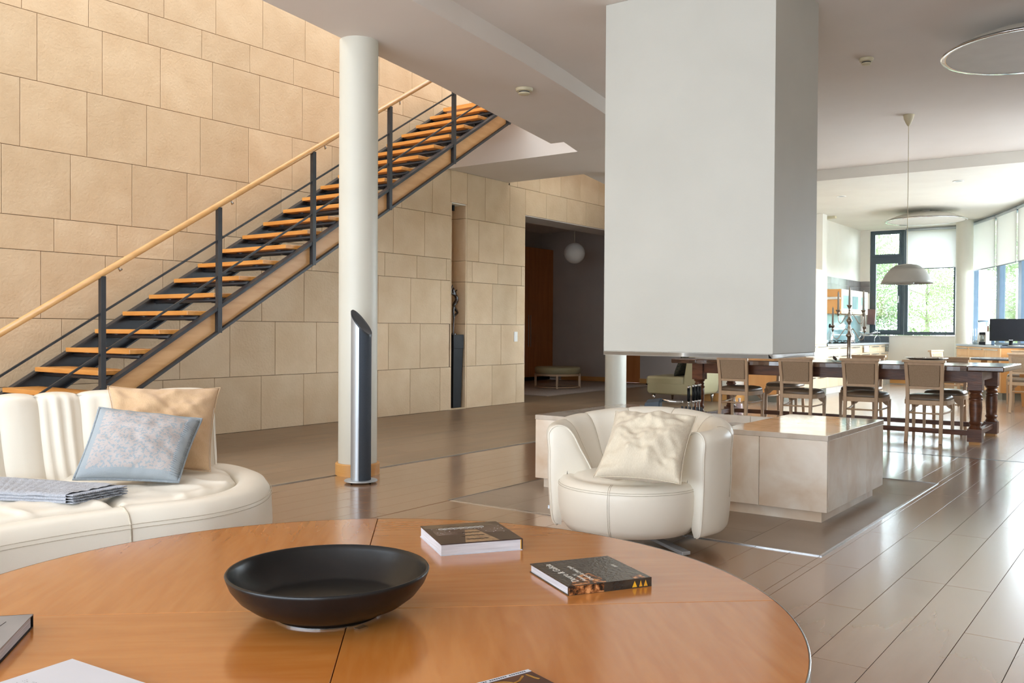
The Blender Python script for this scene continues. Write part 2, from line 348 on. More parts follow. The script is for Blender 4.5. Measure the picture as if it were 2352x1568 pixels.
# ---- stone wall (backing + one object per slab)
b = MB()
b.box(-4, 9.657, WY+0.03, 8.62, 0, 6.6); b.box(10.021, 11.446, WY+0.03, 8.62, 0, 6.6)
b.box(9.657, 10.021, 8.425, 8.62, 0, 6.6); b.box(9.657, 10.021, WY+0.03, 8.425, 2.895, 6.6)
b.box(9.657, 10.021, WY+0.03, 8.425, -0.1, 0.0)
b.box(11.446, 17.3, WY+0.03, 8.62, 2.9, 6.6)
wall = struct('wall_left', b, M['mortar'])
SL = 0.6033
def slab_mesh(w, h):
    c = 0.003; t = 0.03; g = 0.0022; m = MB()
    x0, x1, z0, z1 = g, w-g, g, h-g
    m.add([(x0, t, z0), (x1, t, z0), (x1, t, z1), (x0, t, z1), (x0, c, z0), (x1, c, z0), (x1, c, z1), (x0, c, z1),
           (x0+c, 0, z0+c), (x1-c, 0, z0+c), (x1-c, 0, z1-c), (x0+c, 0, z1-c)],
          [(0, 1, 5, 4), (1, 2, 6, 5), (2, 3, 7, 6), (3, 0, 4, 7), (4, 5, 9, 8), (5, 6, 10, 9), (6, 7, 11, 10), (7, 4, 8, 11), (8, 9, 10, 11)])
    return m.mesh('stone_slab', M['stone'])
slab_cache = {}
def slab(x0, x1, z0, z1, y=WY, parent=None, rz=0, flip=None):
    k = (round(x1-x0, 3), round(z1-z0, 3))
    if k[0] < 0.02 or k[1] < 0.02: return
    if k not in slab_cache: slab_cache[k] = slab_mesh(*k)
    return inst('stone_slab', slab_cache[k], parent or wall, (x0, y, z0), rz)
COURSES = [(0, .6, 5.226, 10.619), (.6, 1.2, 5.417, 10.232), (1.2, 1.8, 4.023, 10.618), (1.8, 2.1, 4.141, 10.142),
           (2.1, 2.7, 3.689, 10.288), (2.7, 3.3, 3.844, 10.436), (3.3, 3.9, 3.992, 3.992), (3.9, 4.2, 3.860, 3.860),
           (4.2, 4.8, 5.237, 5.237), (4.8, 5.1, 3.95, 3.95), (5.1, 5.7, 4.2, 4.2), (5.7, 6.3, 3.9, 3.9)]
def joints(ph, a, b_):
    n = math.ceil((a-ph)/SL-1e-6); xs = [a]; x = ph+n*SL
    while x < b_-1e-4:
        if x > a+1e-4: xs.append(x)
        x += SL
    return xs+[b_]
for z0, z1, pl, pr in COURSES:
    spans = [(2.4, 9.657, pl, z0), (10.021, 11.446, pr, z0)]
    if z0 >= 3.3: spans = [(2.4, 14.6, pl, z0)]
    if z0 == 2.7: spans += [(11.446, 14.6, 12.02, 2.9), (9.657, 10.021, 9.657, 2.895)]
    for a, e, ph, zz in spans:
        js = joints(ph, a, e)
        for i in range(len(js)-1):
            if z0 == 3.3 and js[i+1] > 9.575 and js[i] < 10.99:
                if js[i] < 9.56: slab(js[i], 9.566, zz, z1)
                if js[i+1] > 11.05: slab(11.0, js[i+1], zz, z1)
                continue
            slab(js[i], js[i+1], zz, 3.342 if (z0 == 2.7 and js[i] > 9.2 and js[i+1] < 11.06) else z1)
wb = MB(); wb.box(-4, 2.4, WY, WY+0.03, 0, 6.6); wb.box(2.4, 17.3, WY, WY+0.03, 6.3, 6.6); wb.box(14.6, 17.3, WY, WY+0.03, 2.9, 6.3)
wb.build('stone_facing', M['stone'], wall)
# niche lining: back and both reveals, course by course
for z0, z1, pl, pr in COURSES[:6]:
    z1 = min(z1, 2.895)
    slab(9.66, 10.018, z0, z1, y=8.395)
    k = (0.236, round(z1-z0, 3), 'n')
    if k not in slab_cache: slab_cache[k] = slab_mesh(0.236, z1-z0)
    inst('stone_slab', slab_cache[k], wall, (9.990, 8.396, z0), -PI/2)
    inst('stone_slab', slab_cache[k], wall, (9.687, 8.162, z0), PI/2)
MB().box(9.66, 10.018, 8.165, 8.42, 0.0, 0.018).build('niche_sill', M['stone'], wall)
MB().box(9.66, 10.018, 8.165, 8.42, 2.880, 2.894).build('niche_head', M['paint'], wall)
# lintel soffit and jamb of the wide opening
lt = MB(); lt.box(11.446, 17.25, WY+0.002, 8.64, 2.885, 2.899); lt.build('opening_head', M['lilac'], wall)
jb = MB(); jb.box(11.432, 11.4445, WY+0.003, 8.64, 0, 2.885); jb.build('opening_jamb', M['lilac'], wall)

# ---- hall behind the opening
h = MB(); h.box(11.30, 11.42, 8.62, 11.9, 0, 3.5); struct('wall_hall_side', h, M['lilac'])
h = MB(); h.box(11.30, 17.42, 11.86, 12.0, 0, 3.5); struct('wall_hall_back', h, M['lilac'])
h = MB(); h.box(17.28, 17.42, 6.3, 9.28, 0, 3.5); h.box(17.28, 17.42, 9.66, 11.9, 0, 3.5); h.box(17.28, 17.42, 9.28, 9.66, 2.2, 3.5)
struct('wall_hall_end', h, M['lilac'])
h = MB(); h.box(11.30, 17.42, 8.62, 12.0, 3.35, 3.5); struct('ceiling_hall', h, M['ceil'])
h = MB(); h.box(17.25, 17.28, 6.32, 9.28, 0.0, 0.095); h.box(17.25, 17.28, 9.66, 11.28, 0.0, 0.095); struct('baseboard_hall', h, M['skirt'])
d = MB(); d.box(17.29, 17.35, 9.285, 9.655, 0.0, 2.195); dr = struct('door_1', d, M['wardrobe'])
MB().box(17.262, 17.288, 9.30, 9.315, 0.95, 1.08).build('door_handle', M['steel'], dr)

# ---- kitchen wall block, end wall with windows, bay
k = MB(); k.box(13.6, XK+0.2, 5.65, 6.3, 0, SOF+0.05); kw = struct('wall_kitchen', k, M['paint'])
k = MB(); k.box(13.57, 13.6, 5.63, 6.3, 0, 0.13); k.box(13.57, 14.04, 5.62, 5.65, 0, 0.13); struct('baseboard_kitchen', k, M['skirt'])
k = MB()
k.box(XK, XK+0.3, 3.25, 5.65, 0, 1.045); k.box(XK, XK+0.3, 5.445, 5.65, 1.045, 3.36); k.box(XK-0.012, XK+0.3, 3.25, 5.65, 3.318, 3.5)
k.box(XK, XK+0.3, 3.25, 3.70, 1.045, 3.36)
we = struct('wall_end', k, M['paint'])
MB().box(XK-0.03, XK+0.06, 3.45, 5.445, 1.032, 1.052).build('sill', M['whitep'], we)
MB().box(XK-0.02, XK, 3.5, 5.0, 0.02, 0.12).build('skirting', M['skirt'], we)
# window 1 : slate casement with transom
def win_frame(name, y0, y1, z0, z1, bars, m, x=XK+0.02):
    f = MB(); fw = 0.07
    f.box(x, x+0.09, y0, y0+fw, z0, z1); f.box(x, x+0.09, y1-fw, y1, z0, z1)
    for za, zb in [(z0, z0+fw), (z1-fw, z1)]+[(v-0.055, v+0.055) for v in bars]: f.box(x+0.002, x+0.088, y0+fw, y1-fw, za, zb)
    return struct(name, f, m)
w1 = win_frame('window_1', 4.745, 5.44, 1.06, 3.322, [2.715], M['frame'])
s = MB(); x = XK-0.005
for (a, e, z0, z1) in ((4.80, 5.385, 1.10, 2.67), (4.80, 5.385, 2.76, 3.28)):
    fw = 0.068 if z1 < 2.7 else 0.045
    s = MB(); s.box(x, x+0.05, a, a+fw, z0, z1); s.box(x, x+0.05, e-fw, e, z0, z1); s.box(x+0.001, x+0.049, a+fw, e-fw, z0, z0+fw); s.box(x+0.001, x+0.049, a+fw, e-fw, z1-fw, z1)
    sash = s.build('sash', M['frame'], w1)
    MB().box(x+0.02, x+0.03, a+fw-0.01, e-fw+0.01, z0+fw-0.01, z1-fw+0.01).build('pane', M['glass'], sash)
MB().box(x-0.035, x, 4.83, 4.85, 1.75, 1.90).build('window_handle', M['steel'], w1, bevel=0.004)
w2 = win_frame('window_2', 3.70, 4.735, 1.06, 3.322, [], M['frame'])
MB().box(XK+0.05, XK+0.06, 3.75, 4.69, 1.11, 3.27).build('pane', M['glass'], w2)
# bay : facets of blue-grey frames, one window each
WB = 0.86
for i in range(1, len(BAY)-1):
    a, c2 = Vector(BAY[i]), Vector(BAY[i+1]); d = c2-a; L_ = d.length; ang = math.atan2(d.y, d.x)
    f = MB(); fz0, fz1 = WB, 3.34
    f.box(0, 0.09, -0.05, 0.05, fz0, fz1); f.box(L_-0.09, L_, -0.05, 0.05, fz0, fz1)
    f.box(0.09, L_-0.09, -0.048, 0.048, fz0, fz0+0.08); f.box(0.09, L_-0.09, -0.048, 0.048, fz1-0.08, fz1)
    wn = struct('window_%d' % (i+2), f, M['framebl']); wn.location = (a.x, a.y, 0); wn.rotation_euler.z = ang
    MB().box(0.08, L_-0.08, -0.006, 0.006, fz0+0.07, fz1-0.07).build('pane', M['glass'], wn)
    q = MB(); q.box(-0.02, L_+0.02, -0.05, 0.16, 0, WB)
    ws = struct('wall_bay_%d' % i, q, M['paint']); ws.location = (a.x, a.y, 0); ws.rotation_euler.z = ang
q = MB(); q.prism([(XK+0.3, 3.72), (XK, 3.72), (20.20, 3.26), (20.30, 3.12), (XK+0.3, 3.3)], 0, 3.4); struct('wall_bay_corner', q, M['paint'])
# rest of the shell (outside the frame)
q = MB(); q.box(11.25, 11.45, -3.2, -0.02, 0, CEI+0.1); struct('wall_right_return', q, M['paint'])
q = MB(); q.box(-4, 11.45, -3.4, -3.2, 0, CEI+0.1); struct('wall_right', q, M['paint'])
q = MB(); q.box(-4.2, -4.0, -3.4, 8.6, 0, 6.7); struct('wall_rear', q, M['paint'])
q = MB(); q.box(-4, 17.3, 4.5, 4.7, UP, 6.6); struct('wall_upper', q, M['paint'])
q = MB(); q.box(17.0, 17.3, 4.5, 8.6, 3.5, 6.6); struct('wall_upper_end', q, M['paint'])
q = MB(); q.box(-4, 17.3, 4.5, 8.6, 6.6, 6.75); struct('ceiling_upper', q, M['paint'])

# ---- ceilings
C2 = [(-4, 3.95), (0, 3.97), (2, 4.0), (4, 4.13), (4.7, 4.205), (5.42, 4.304), (6.08, 4.393), (7.04, 4.556), (8.07, 4.757), (9.5, 5.07), (11.0, 5.44), (12.5, 5.86), (13.47, 6.16)]
C1 = [(9.567, 6.03), (8.99, 5.86), (8.98, 6.037), (7.792, 5.773), (6.197, 5.425), (5.295, 5.259), (4.388, 5.089), (3.945, 5.014), (2.5, 4.80), (0, 4.55), (-4, 4.45)]
q = MB(); q.prism([(-4, -3.3), (13.47, -3.3)]+C2[::-1], CEI, UP); ce = struct('ceiling', q, M['ceil'])
q = MB(); q.prism(C2[:9]+[(9.5, 5.07), (9.567, 5.085)]+C1, SOF, UP-0.002); struct('ceiling_beam', q, M['ceil'])
q = MB(); q.prism([(9.567, 5.085), (11.0, 5.44), (11.0, WY), (9.567, WY)], SOF, UP-0.004); struct('ceiling_bridge', q, M['ceil'])
q = MB(); q.prism([(11.0, 5.44), (12.5, 5.86), (13.47, 6.16), (13.47, 7.44), (11.9, 7.03), (11.0, 6.83)], SOF, UP-0.006); struct('ceiling_gallery', q, M['ceil'])
q = MB(); q.prism([(13.47, -3.3), (XK+0.3, -3.3), (XK+0.3, 6.31), (17.3, 6.31), (17.3, WY), (15.9, WY), (13.47, 7.44)], SOF+0.004, UP-0.008); struct('ceiling_kitchen', q, M['paint'])
# upper landing floor edge where the stair arrives
# ---- floor
q = MB(); q.box(-4.2, XK+0.5, -3.4, 12.0, -0.15, -0.012); fl = struct('floor', q, M['grout'])
fcache = {}
def ftile(x0, x1, y0, y1, m, name, g=0.0011):
    w, hh = round(x1-x0, 3), round(y1-y0, 3)
    if w < 0.012 or hh < 0.012: return
    k = (w, hh, m.name)
    if k not in fcache:
        c = 0.0003; t = MB(); a0, a1, b0, b1 = g, w-g, g, hh-g
        t.add([(a0, b0, -0.014), (a1, b0, -0.014), (a1, b1, -0.014), (a0, b1, -0.014), (a0, b0, -c), (a1, b0, -c), (a1, b1, -c), (a0, b1, -c),
               (a0+c, b0+c, 0), (a1-c, b0+c, 0), (a1-c, b1-c, 0), (a0+c, b1-c, 0)],
              [(0, 1, 5, 4), (1, 2, 6, 5), (2, 3, 7, 6), (3, 0, 4, 7), (4, 5, 9, 8), (5, 6, 10, 9), (6, 7, 11, 10), (7, 4, 8, 11), (8, 9, 10, 11)])
        fcache[k] = t.mesh(name, m)
    inst(name, fcache[k], fl, (x0, y0, 0))
MX0, MX1, MY0, MY1 = 4.569, 7.290, 1.430, 3.852
FX0, FX1, FY1, BX = 2.5, 8.95, 5.217, 8.96
known = {1.2: [3.784-0.65-1.5, 3.784, 5.276, 6.824, 8.3], 1.387: [2.93, 4.435, 5.3, 6.787, 8.29], 1.008: [3.136, 4.4, 5.515, 7.0], 0.818: [2.886, 4.386, 5.886, 7.3], 0.63: [3.731, 5.2, 6.091, 7.6]}
rng = random.Random(3)
for kk in range(-9, 21):
    y1 = 1.387+kk*0.189; y0 = y1-0.189
    key = min(known, key=lambda t: abs(t-y1))
    if abs(key-y1) < 0.03: js = [FX0]+[x for x in known[key] if x > FX0]+[FX1]
    else:
        js = [FX0]; x = FX0+rng.uniform(0.4, 1.5)
        while x < FX1-0.2: js.append(x); x += rng.choice([1.5, 1.5, 1.2, 0.9])
        js.append(FX1)
    ya, yb = max(y0, -0.4), min(y1, FY1)
    for i in range(len(js)-1):
        a, e = js[i], js[i+1]
        for (p, r) in ((ya, min(yb, MY0)), (max(ya, MY0), min(yb, MY1)), (max(ya, MY1), yb)):
            if r-p < 0.012: continue
            if p >= MY0-1e-6 and r <= MY1+1e-6:
                for (u, v) in ((a, min(e, MX0)), (max(a, MX1), e)):
                    if v-u > 0.02: ftile(u, v, p, r, M['plank'], 'floor_plank')
            else: ftile(a, e, p, r, M['plank'], 'floor_plank')
# tiles inside the hearth frame
for j, (p, r) in enumerate([(1.430, 1.85), (1.85, 2.25), (2.25, 2.65), (2.65, 3.05), (3.05, 3.44), (3.44, 3.852)]):
    off = (0.0, 0.33)[j % 2]
    xs = [MX0]; x = MX0+(0.73 if j % 2 == 0 else 0.33)
    while x < MX1-0.1: xs.append(x); x += 0.67
    xs.append(MX1)
    for i in range(len(xs)-1): ftile(xs[i], xs[i+1], p, r, M['tile'], 'floor_tile')
# gallery along the stone wall
for j in range(7):
    y0 = FY1+0.008+j*0.42; y1 = min(y0+0.42, WY-0.002); xs = [FX0]; x = FX0+[0.5, 1.1, 0.2, 0.9, 0.35, 1.2, 0.7][j]
    while x < 12.6: xs.append(x); x += 1.26
    xs.append(12.8)
    for i in range(len(xs)-1):
        if xs[i+1] > 8.95 and y1 < 5.3: continue
        ftile(xs[i], xs[i+1], y0, y1, M['dark_tile'], 'floor_tile')
# kitchen and dining zone
for j in range(-1, 13):
    y0 = 0.818+(j-1)*0.383; y1 = min(y0+0.383, FY1); xs = [BX+0.008]; x = BX+[0.55, 0.2, 0.75, 0.4][j % 4]
    if y1-y0 < 0.02: continue
    while x < 19.6: xs.append(x); x += 0.77
    xs.append(XK)
    for i in range(len(xs)-1): ftile(xs[i], xs[i+1], y0, y1, M['kitchen_tile'], 'floor_tile')
q = MB()
q.box(-4, FX0-0.001, -3.2, FY1, -0.012, -0.0005); q.box(FX0, FX1, -3.2, -0.402, -0.012, -0.0005); struct('floor_living', q, M['plank'])
q = MB(); q.box(-4, FX0-0.001, FY1+0.008, WY, -0.012, -0.0005); q.box(12.802, 17.28, FY1+0.008, 11.9, -0.012, -0.0005); q.box(11.45, 12.8, WY, 11.9, -0.012, -0.0005)
struct('floor_gallery', q, M['dark_tile'])
q = MB(); q.box(BX+0.008, XK, -3.2, 0.05, -0.012, -0.0005); struct('floor_kitchen', q, M['kitchen_tile'])
# metal frame round the hearth tiles, strips between floors
q = MB(); t_ = 0.011
q.box(MX0-t_, MX1+t_, MY0-t_, MY0+0.002, -0.012, 0.005); q.box(MX0-t_, MX1+t_, MY1-0.002, MY1+t_, -0.012, 0.005)
q.box(MX0-t_, MX0+0.002, MY0, MY1, -0.012, 0.005); q.box(MX1-0.002, MX1+t_, MY0, MY1, -0.012, 0.005); struct('trim_1', q, M['steel'])
q = MB(); q.box(-4, 12.8, FY1+0.0005, FY1+0.0075, -0.012, 0.001); struct('trim_2', q, mat('light_strip', srgb(196, 186, 170), 0.5, c2=srgb(188, 178, 162), scale=5))
q = MB(); q.box(FX1+0.001, BX+0.007, -3.2, FY1, -0.012, 0.0012); struct('trim_3', q, M['frame'])

# ---- round columns
def column(x, y, r, top, label, collar):
    t = thing('column', label, 'column', (x, y, 0))
    MB().lathe([(0.001, 0), (r, 0), (r, top), (0.001, top)], 48).build('shaft', M['column'], t, auto=True)
    if collar:
        MB().lathe([(r+0.001, 0), (r+0.022, 0), (r+0.022, 0.085), (r+0.016, 0.092), (r+0.001, 0.092)], 48).build('base_ring', M['skirt'], t, auto=True)
    return t
column(4.955, 5.12, 0.1485, SOF, 'round cream column standing between the sofa and the armchair with a wooden base ring', True)
column(11.25, 6.43, 0.150, SOF, 'round cream column seen below the left edge of the white fireplace hood', False)
column(19.75, 3.415, 0.155, SOF, 'round white column at the kitchen bay between the two groups of windows', False)

# ---- fireplace: hood and hearth block
hd = thing('fireplace_hood', 'large white box-shaped fireplace hood hanging from the ceiling over the stone hearth', 'fireplace hood', (6.195, 2.761, 0))
q = MB(); X0, X1, Y0, Y1 = 5.764-6.195, 6.625-6.195, 2.124-2.761, 3.398-2.761
e = 0.012
q.prism([(X0, Y0), (X1, Y0), (X1, Y1), (X0, Y1)], 0.975, CEI-0.001)
q.build('casing', M['hood'], hd, bevel=0.003)
q = MB(); zz0, zz1 = 0.945, 0.974
q.box(X0, X1, Y0, Y0+0.03, zz0, zz1); q.box(X0, X1, Y1-0.03, Y1, zz0, zz1); q.box(X0, X0+0.03, Y0, Y1, zz0, zz1); q.box(X1-0.03, X1, Y0, Y1, zz0, zz1)
q.build('bottom_rim', M['whitep'], hd, bevel=0.002)
hb = thing('hearth_block', 'low beige marble hearth block with polished top under the white hood', 'hearth', (5.95, 2.66, 0))
HX0, HX1, HY0, HY1 = 5.328-5.95, 6.57-5.95, 1.632-2.66, 3.700-2.66
HT = 0.518; FYa, FYb = 2.29-2.66, 3.06-2.66; FXa = 5.50-5.95
q = MB(); q.box(HX0+0.045, HX1-0.09, HY0+0.045, HY1-0.045, 0, 0.075); q.build('plinth', M['marble'], hb)
FXb = 6.36-5.95
XJ1, XJ2, YJ = 5.745, 6.155, 2.043
def mpanel(x0, x1, y0, y1): MB().box(x0, x1, y0, y1, 0.068, 0.486).build('stone_panel', M['marble'], hb, bevel=0.0015)
xsR = [HX0+0.031, XJ1-5.95, XJ2-5.95, HX1-0.031]
ysF = [HY0, YJ-2.66, YJ-2.66+0.535, YJ-2.66+1.07, HY1]
for i in range(4): mpanel(HX0, HX0+0.03, ysF[i]+0.0015, ysF[i+1]-0.0015); mpanel(HX1-0.03, HX1, ysF[i]+0.0015, ysF[i+1]-0.0015)
for i in range(3): mpanel(xsR[i]+0.0015, xsR[i+1]-0.0015, HY0, HY0+0.03); mpanel(xsR[i], xsR[i+1]-0.0015, HY1-0.03, HY1)
q = MB(); q.box(HX0+0.03, HX1-0.03, HY0+0.03, FYa, 0.07, 0.486); q.box(HX0+0.03, HX1-0.03, FYb, HY1-0.03, 0.07, 0.486)
q.box(HX0+0.03, FXa, FYa, FYb, 0.07, 0.486); q.box(FXb, HX1-0.03, FYa, FYb, 0.07, 0.40); q.box(FXa, FXb, FYa, FYb, 0.07, 0.36); q.build('core', M['marble'], hb)
def mtop(x0, x1, y0, y1, z1=HT): MB().box(x0, x1, y0, y1, z1-0.0315, z1).build('top_slab', M['marble_top'], hb, bevel=0.0025)
mtop(HX0-0.002, HX1, HY0-0.002, FYa-0.001); mtop(HX0-0.002, HX1, FYb+0.001, HY1+0.002); mtop(HX0-0.002, FXa, FYa, FYb)
mtop(FXb, HX1, FYa, FYb, 0.432)
# cast-iron grate
gr = thing('fire_grate', 'black flat-bar fire grate lying in the recess of the marble hearth', 'grate', (5.95, 2.67, 0.3605))
for i in range(7):
    y = -0.33+i*0.11
    MB().box(-0.42, 0.38, y-0.02, y+0.02, 0.052, 0.062).build('bar', M['black'], gr, bevel=0.002)
q = MB(); q.box(-0.40, -0.37, -0.36, 0.36, 0, 0.052); q.box(0.33, 0.36, -0.36, 0.36, 0, 0.052); q.build('foot', M['black'], gr)
# hood inner flue throat (dark)
# ================================================================ STAIR
st = thing('staircase', 'open staircase along the stone wall with wooden treads, black steel posts and wooden handrail', 'staircase', (3.6, 7.4, 0))
def S(x, y, z): return (x-3.6, y-7.4, z)
YI, YO = 7.90, 6.885; YS = 6.83
R0, Z0, GO, RI = 3.574, 0.617, 0.267, 0.164
SLP = RI/GO
def nose(k): return R0+GO*k, Z0+RI*k
tm = MB(); tm.box(0, 0.295, -(YI-YO)/2, (YI-YO)/2, -0.038, 0)
tmesh = tm.mesh('tread', M['treadw'])
bk = MB()
for sgn in (-1, 1):
    y = sgn*0.30
    bk.add([(0.06, y-0.03, -0.04), (0.24, y-0.03, -0.04), (0.24, y+0.03, -0.04), (0.06, y+0.03, -0.04), (0.14, y-0.02, -0.085), (0.24, y-0.02, -0.085), (0.24, y+0.02, -0.085), (0.14, y+0.02, -0.085)],
           [(0, 3, 2, 1), (4, 5, 6, 7), (0, 1, 5, 4), (1, 2, 6, 5), (2, 3, 7, 6), (3, 0, 4, 7)])
bk.tube([(0.09, -0.52, -0.062), (0.09, 0.52, -0.062)], 0.018, 10); bk.box(0.20, 0.24, -0.53, 0.53, -0.075, -0.040)
bmesh_ = bk.mesh('tread_bracket', M['char'], True)
for k in range(-3, 21):
    x, z = nose(k)
    t = inst('tread', tmesh, st, S(x, (YI+YO)/2, z))
    bv = t.modifiers.new('bevel', 'BEVEL'); bv.width = 0.003; bv.segments = 1
    inst('tread_bracket', bmesh_, t, (0, 0, 0))
x, z = nose(21)
MB().box(*(lambda a, b_: (a[0], b_[0], a[1], b_[1], a[2], b_[2]))(S(x, YO+0.02, z-0.05), S(9.566, YI, z))).build('landing', M['treadw'], st)
# stringers: flange-web-flange steel; timber infill on the outside
def band(xa, xb, zo0, zo1, y0, y1, m, name, parent=None):
    """sloped plate between two offsets measured from the nosing line"""
    q = MB(); f = lambda x: Z0+(x-R0)*SLP
    pts = [(xa, f(xa)+zo0), (xb, f(xb)+zo0), (xb, f(xb)+zo1), (xa, f(xa)+zo1)]
    vs = [S(p[0], y0, p[1]) for p in pts]+[S(p[0], y1, p[1]) for p in pts]
    q.add(vs, [(0, 1, 2, 3), (7, 6, 5, 4), (0, 4, 5, 1), (1, 5, 6, 2), (2, 6, 7, 3), (3, 7, 4, 0)])
    return q.build(name, m, parent or st)
XA, XB = 2.55, 9.30
T0, T1 = TOPOFF = (-0.105, -0.075)
so = band(XA, XB, -0.350, -0.130, YS+0.045, YS+0.055, M['char'], 'outer_stringer')
band(XA, XB, -0.152, -0.120, YS-0.02, YS+0.055, M['char'], 'flange', so); band(XA, XB, -0.362, -0.335, YS-0.02, YS+0.055, M['char'], 'flange', so)
si = band(XA, XB, -0.34, -0.06, YI+0.03, YI+0.04, M['char'], 'inner_stringer')
band(XA, XB, -0.060, -0.045, YI-0.02, YI+0.06, M['char'], 'flange', si); band(XA, XB, -0.355, -0.34, YI-0.02, YI+0.06, M['char'], 'flange', si)
posts = [2.766, 3.842, 4.918, 5.998, 7.063, 8.125, 9.19]
for i in range(len(posts)):
    a = posts[i]+0.022; e = (posts[i+1]-0.022) if i+1 < len(posts) else 9.5
    if i+1 < len(posts): band(a, e, -0.334, -0.153, YS+0.018, YS+0.044, M['panelw'], 'timber_panel')
for px in posts:
    zt = Z0+(px-R0)*SLP
    MB().box(*(lambda a, b_: (a[0], b_[0], a[1], b_[1], a[2], b_[2]))(S(px-0.021, YS-0.026, zt-0.36), S(px+0.021, YS+0.016, zt+0.745))).build('post', M['char'], st, bevel=0.002)
def line_z(x, off): return Z0+(x-R0)*SLP+off
for off in (0.143, 0.46):
    MB().sweep([S(2.4, YS-0.005, line_z(2.4, off)), S(9.4, YS-0.005, line_z(9.4, off))], rect(0.016, 0.016)).build('rail', M['char'], st)
MB().tube([S(2.2, YS-0.005, line_z(2.2, 0.768)), S(9.4, YS-0.005, line_z(9.4, 0.768))], 0.025, 18).build('handrail', M['railw'], st, smooth=True)
# second rail: fixed to the wall behind, seen as small brackets under the handrail line
for px in (2.9, 3.98, 5.05, 6.15, 7.22):
    q = MB(); z = line_z(px, 0.735); q.tube([S(px, YS, z), S(px+0.03, YS+0.03, z-0.02), S(px+0.055, YS+0.045, z-0.006)], 0.008, 8)
    q.build('rail_bracket', M['steel'], st, smooth=True)
# ================================================================ COFFEE TABLE
TC = (1.639, 1.714); TR_ = 1.130; TZ = 0.400
ct = thing('coffee_table', 'large round cherry-wood coffee table in the foreground with a black bowl on it', 'coffee table', (TC[0], TC[1], 0))
seam = math.atan2(2.361-0.868, 1.062-2.373)       # direction of one seam
q = MB(); n = 40; g = 0.0011
pts = [(g, g)]
for i in range(n+1):
    t = (PI/2)*i/n; r = TR_-0.004
    pts.append((max(g, r*math.cos(t)), max(g, r*math.sin(t))))
q.prism(pts, TZ-0.028, TZ)
qm = q.mesh('top_panel', M['tablew'])
for k in range(4):
    o = inst('top_panel', qm, ct, (0, 0, 0), seam+k*PI/2)
    bv = o.modifiers.new('bevel', 'BEVEL'); bv.width = 0.0012; bv.segments = 1; bv.limit_method = 'ANGLE'
MB().lathe([(TR_-0.004, TZ-0.030), (TR_, TZ-0.030), (TR_, TZ-0.001), (TR_-0.0015, TZ+0.0003), (TR_-0.004, TZ+0.0003)], 160).build('edge_trim', M['steel'], ct, auto=True)
MB().lathe([(0.001, TZ-0.12), (TR_-0.10, TZ-0.12), (TR_-0.08, TZ-0.10), (TR_-0.08, TZ-0.029), (0.001, TZ-0.029)], 96).build('apron', M['tablew'], ct, auto=True)
MB().lathe([(0.001, 0), (0.42, 0), (0.42, 0.03), (0.34, 0.045), (0.34, TZ-0.11), (0.001, TZ-0.11)], 64).build('pedestal', M['tablew'], ct, auto=True)

# ================================================================ BOWL
bw = thing('bowl', 'wide black ceramic bowl on the round coffee table', 'bowl', (1.583, 1.738, TZ))
R_, H_ = 0.257, 0.114
prof = [(0.001, 0.012), (0.115, 0.012), (0.122, 0.001), (0.132, 0.001), (0.137, 0.010), (0.160, 0.018), (0.195, 0.034), (0.224, 0.056), (0.244, 0.082), (0.2535, 0.105), (0.2555, 0.112), (0.2530, 0.1155), (0.2485, 0.1145),
        (0.2455, 0.104), (0.236, 0.084), (0.217, 0.060), (0.190, 0.040), (0.186, 0.0385), (0.180, 0.0360), (0.12, 0.0345), (0.001, 0.034)]
MB().lathe(prof, 96).build('vessel', M['bowl'], bw, smooth=True)
q = MB(); q.lathe([(0.124, -0.0004), (0.136, -0.0004), (0.136, 0.004), (0.124, 0.004)], 64); q.box(-0.052, -0.022, -0.164, -0.146, -0.0004, 0.0045)
q.build('foot_pad', M['cglass'], bw)

# ================================================================ BOOKS
def book(name, label, c0, c1, c3, z, th, cover, spine_side, wavy=0.0, over=0.003):
    """c0 corner, c1 along x, c3 along y (all Vectors on the cover plane)"""
    c0 = Vector((c0.x, c0.y, 0)); c1 = Vector((c1.x, c1.y, 0)); c3 = Vector((c3.x, c3.y, 0))
    ux = (c1-c0); w = ux.length; ux.normalize(); uy = Vector((-ux.y, ux.x, 0))
    if (c3-c0).dot(uy) < 0: uy = -uy
    hgt = (c3-c0).length
    t = thing(name, label, 'book', (c0.x, c0.y, z)); t.rotation_euler.z = math.atan2(ux.y, ux.x)
    sgn = 1 if uy.dot(Vector((-ux.y, ux.x, 0))) > 0 else -1
    return t, w, hgt*sgn
# book with the lettering: spine along the near-right edge; x runs away from the spine
A_, B_, C_, D_ = onz(1217, 1294, TZ+.026), onz(1392, 1276, TZ+.026), onz(1491, 1322, TZ+.026), onz(1304, 1346, TZ+.026)
t, bwid, bh = book('book', 'dark picture book lettered Douro & Galicia on the coffee table, nearer the table edge', D_, A_, C_, TZ, 0.026, None, 0)
th = 0.026
s_ = 1 if bh > 0 else -1
def yy(a, b): return (min(a*s_, b*s_), max(a*s_, b*s_))
bh = abs(bh)
y0, y1 = yy(0, bh)
covd = mat('book_cover_night', srgb(58, 48, 38), 0.16, c2=srgb(38, 34, 30), scale=14, spec=0.6, bump=0.25, bscale=90)
cv = MB(); cv.box(0, bwid, y0, y1, th-0.003, th); cv.build('front_cover', covd, t, bevel=0.0006)
cv = MB(); cv.box(0, bwid, y0, y1, 0, 0.003); cv.build('back_cover', covd, t)
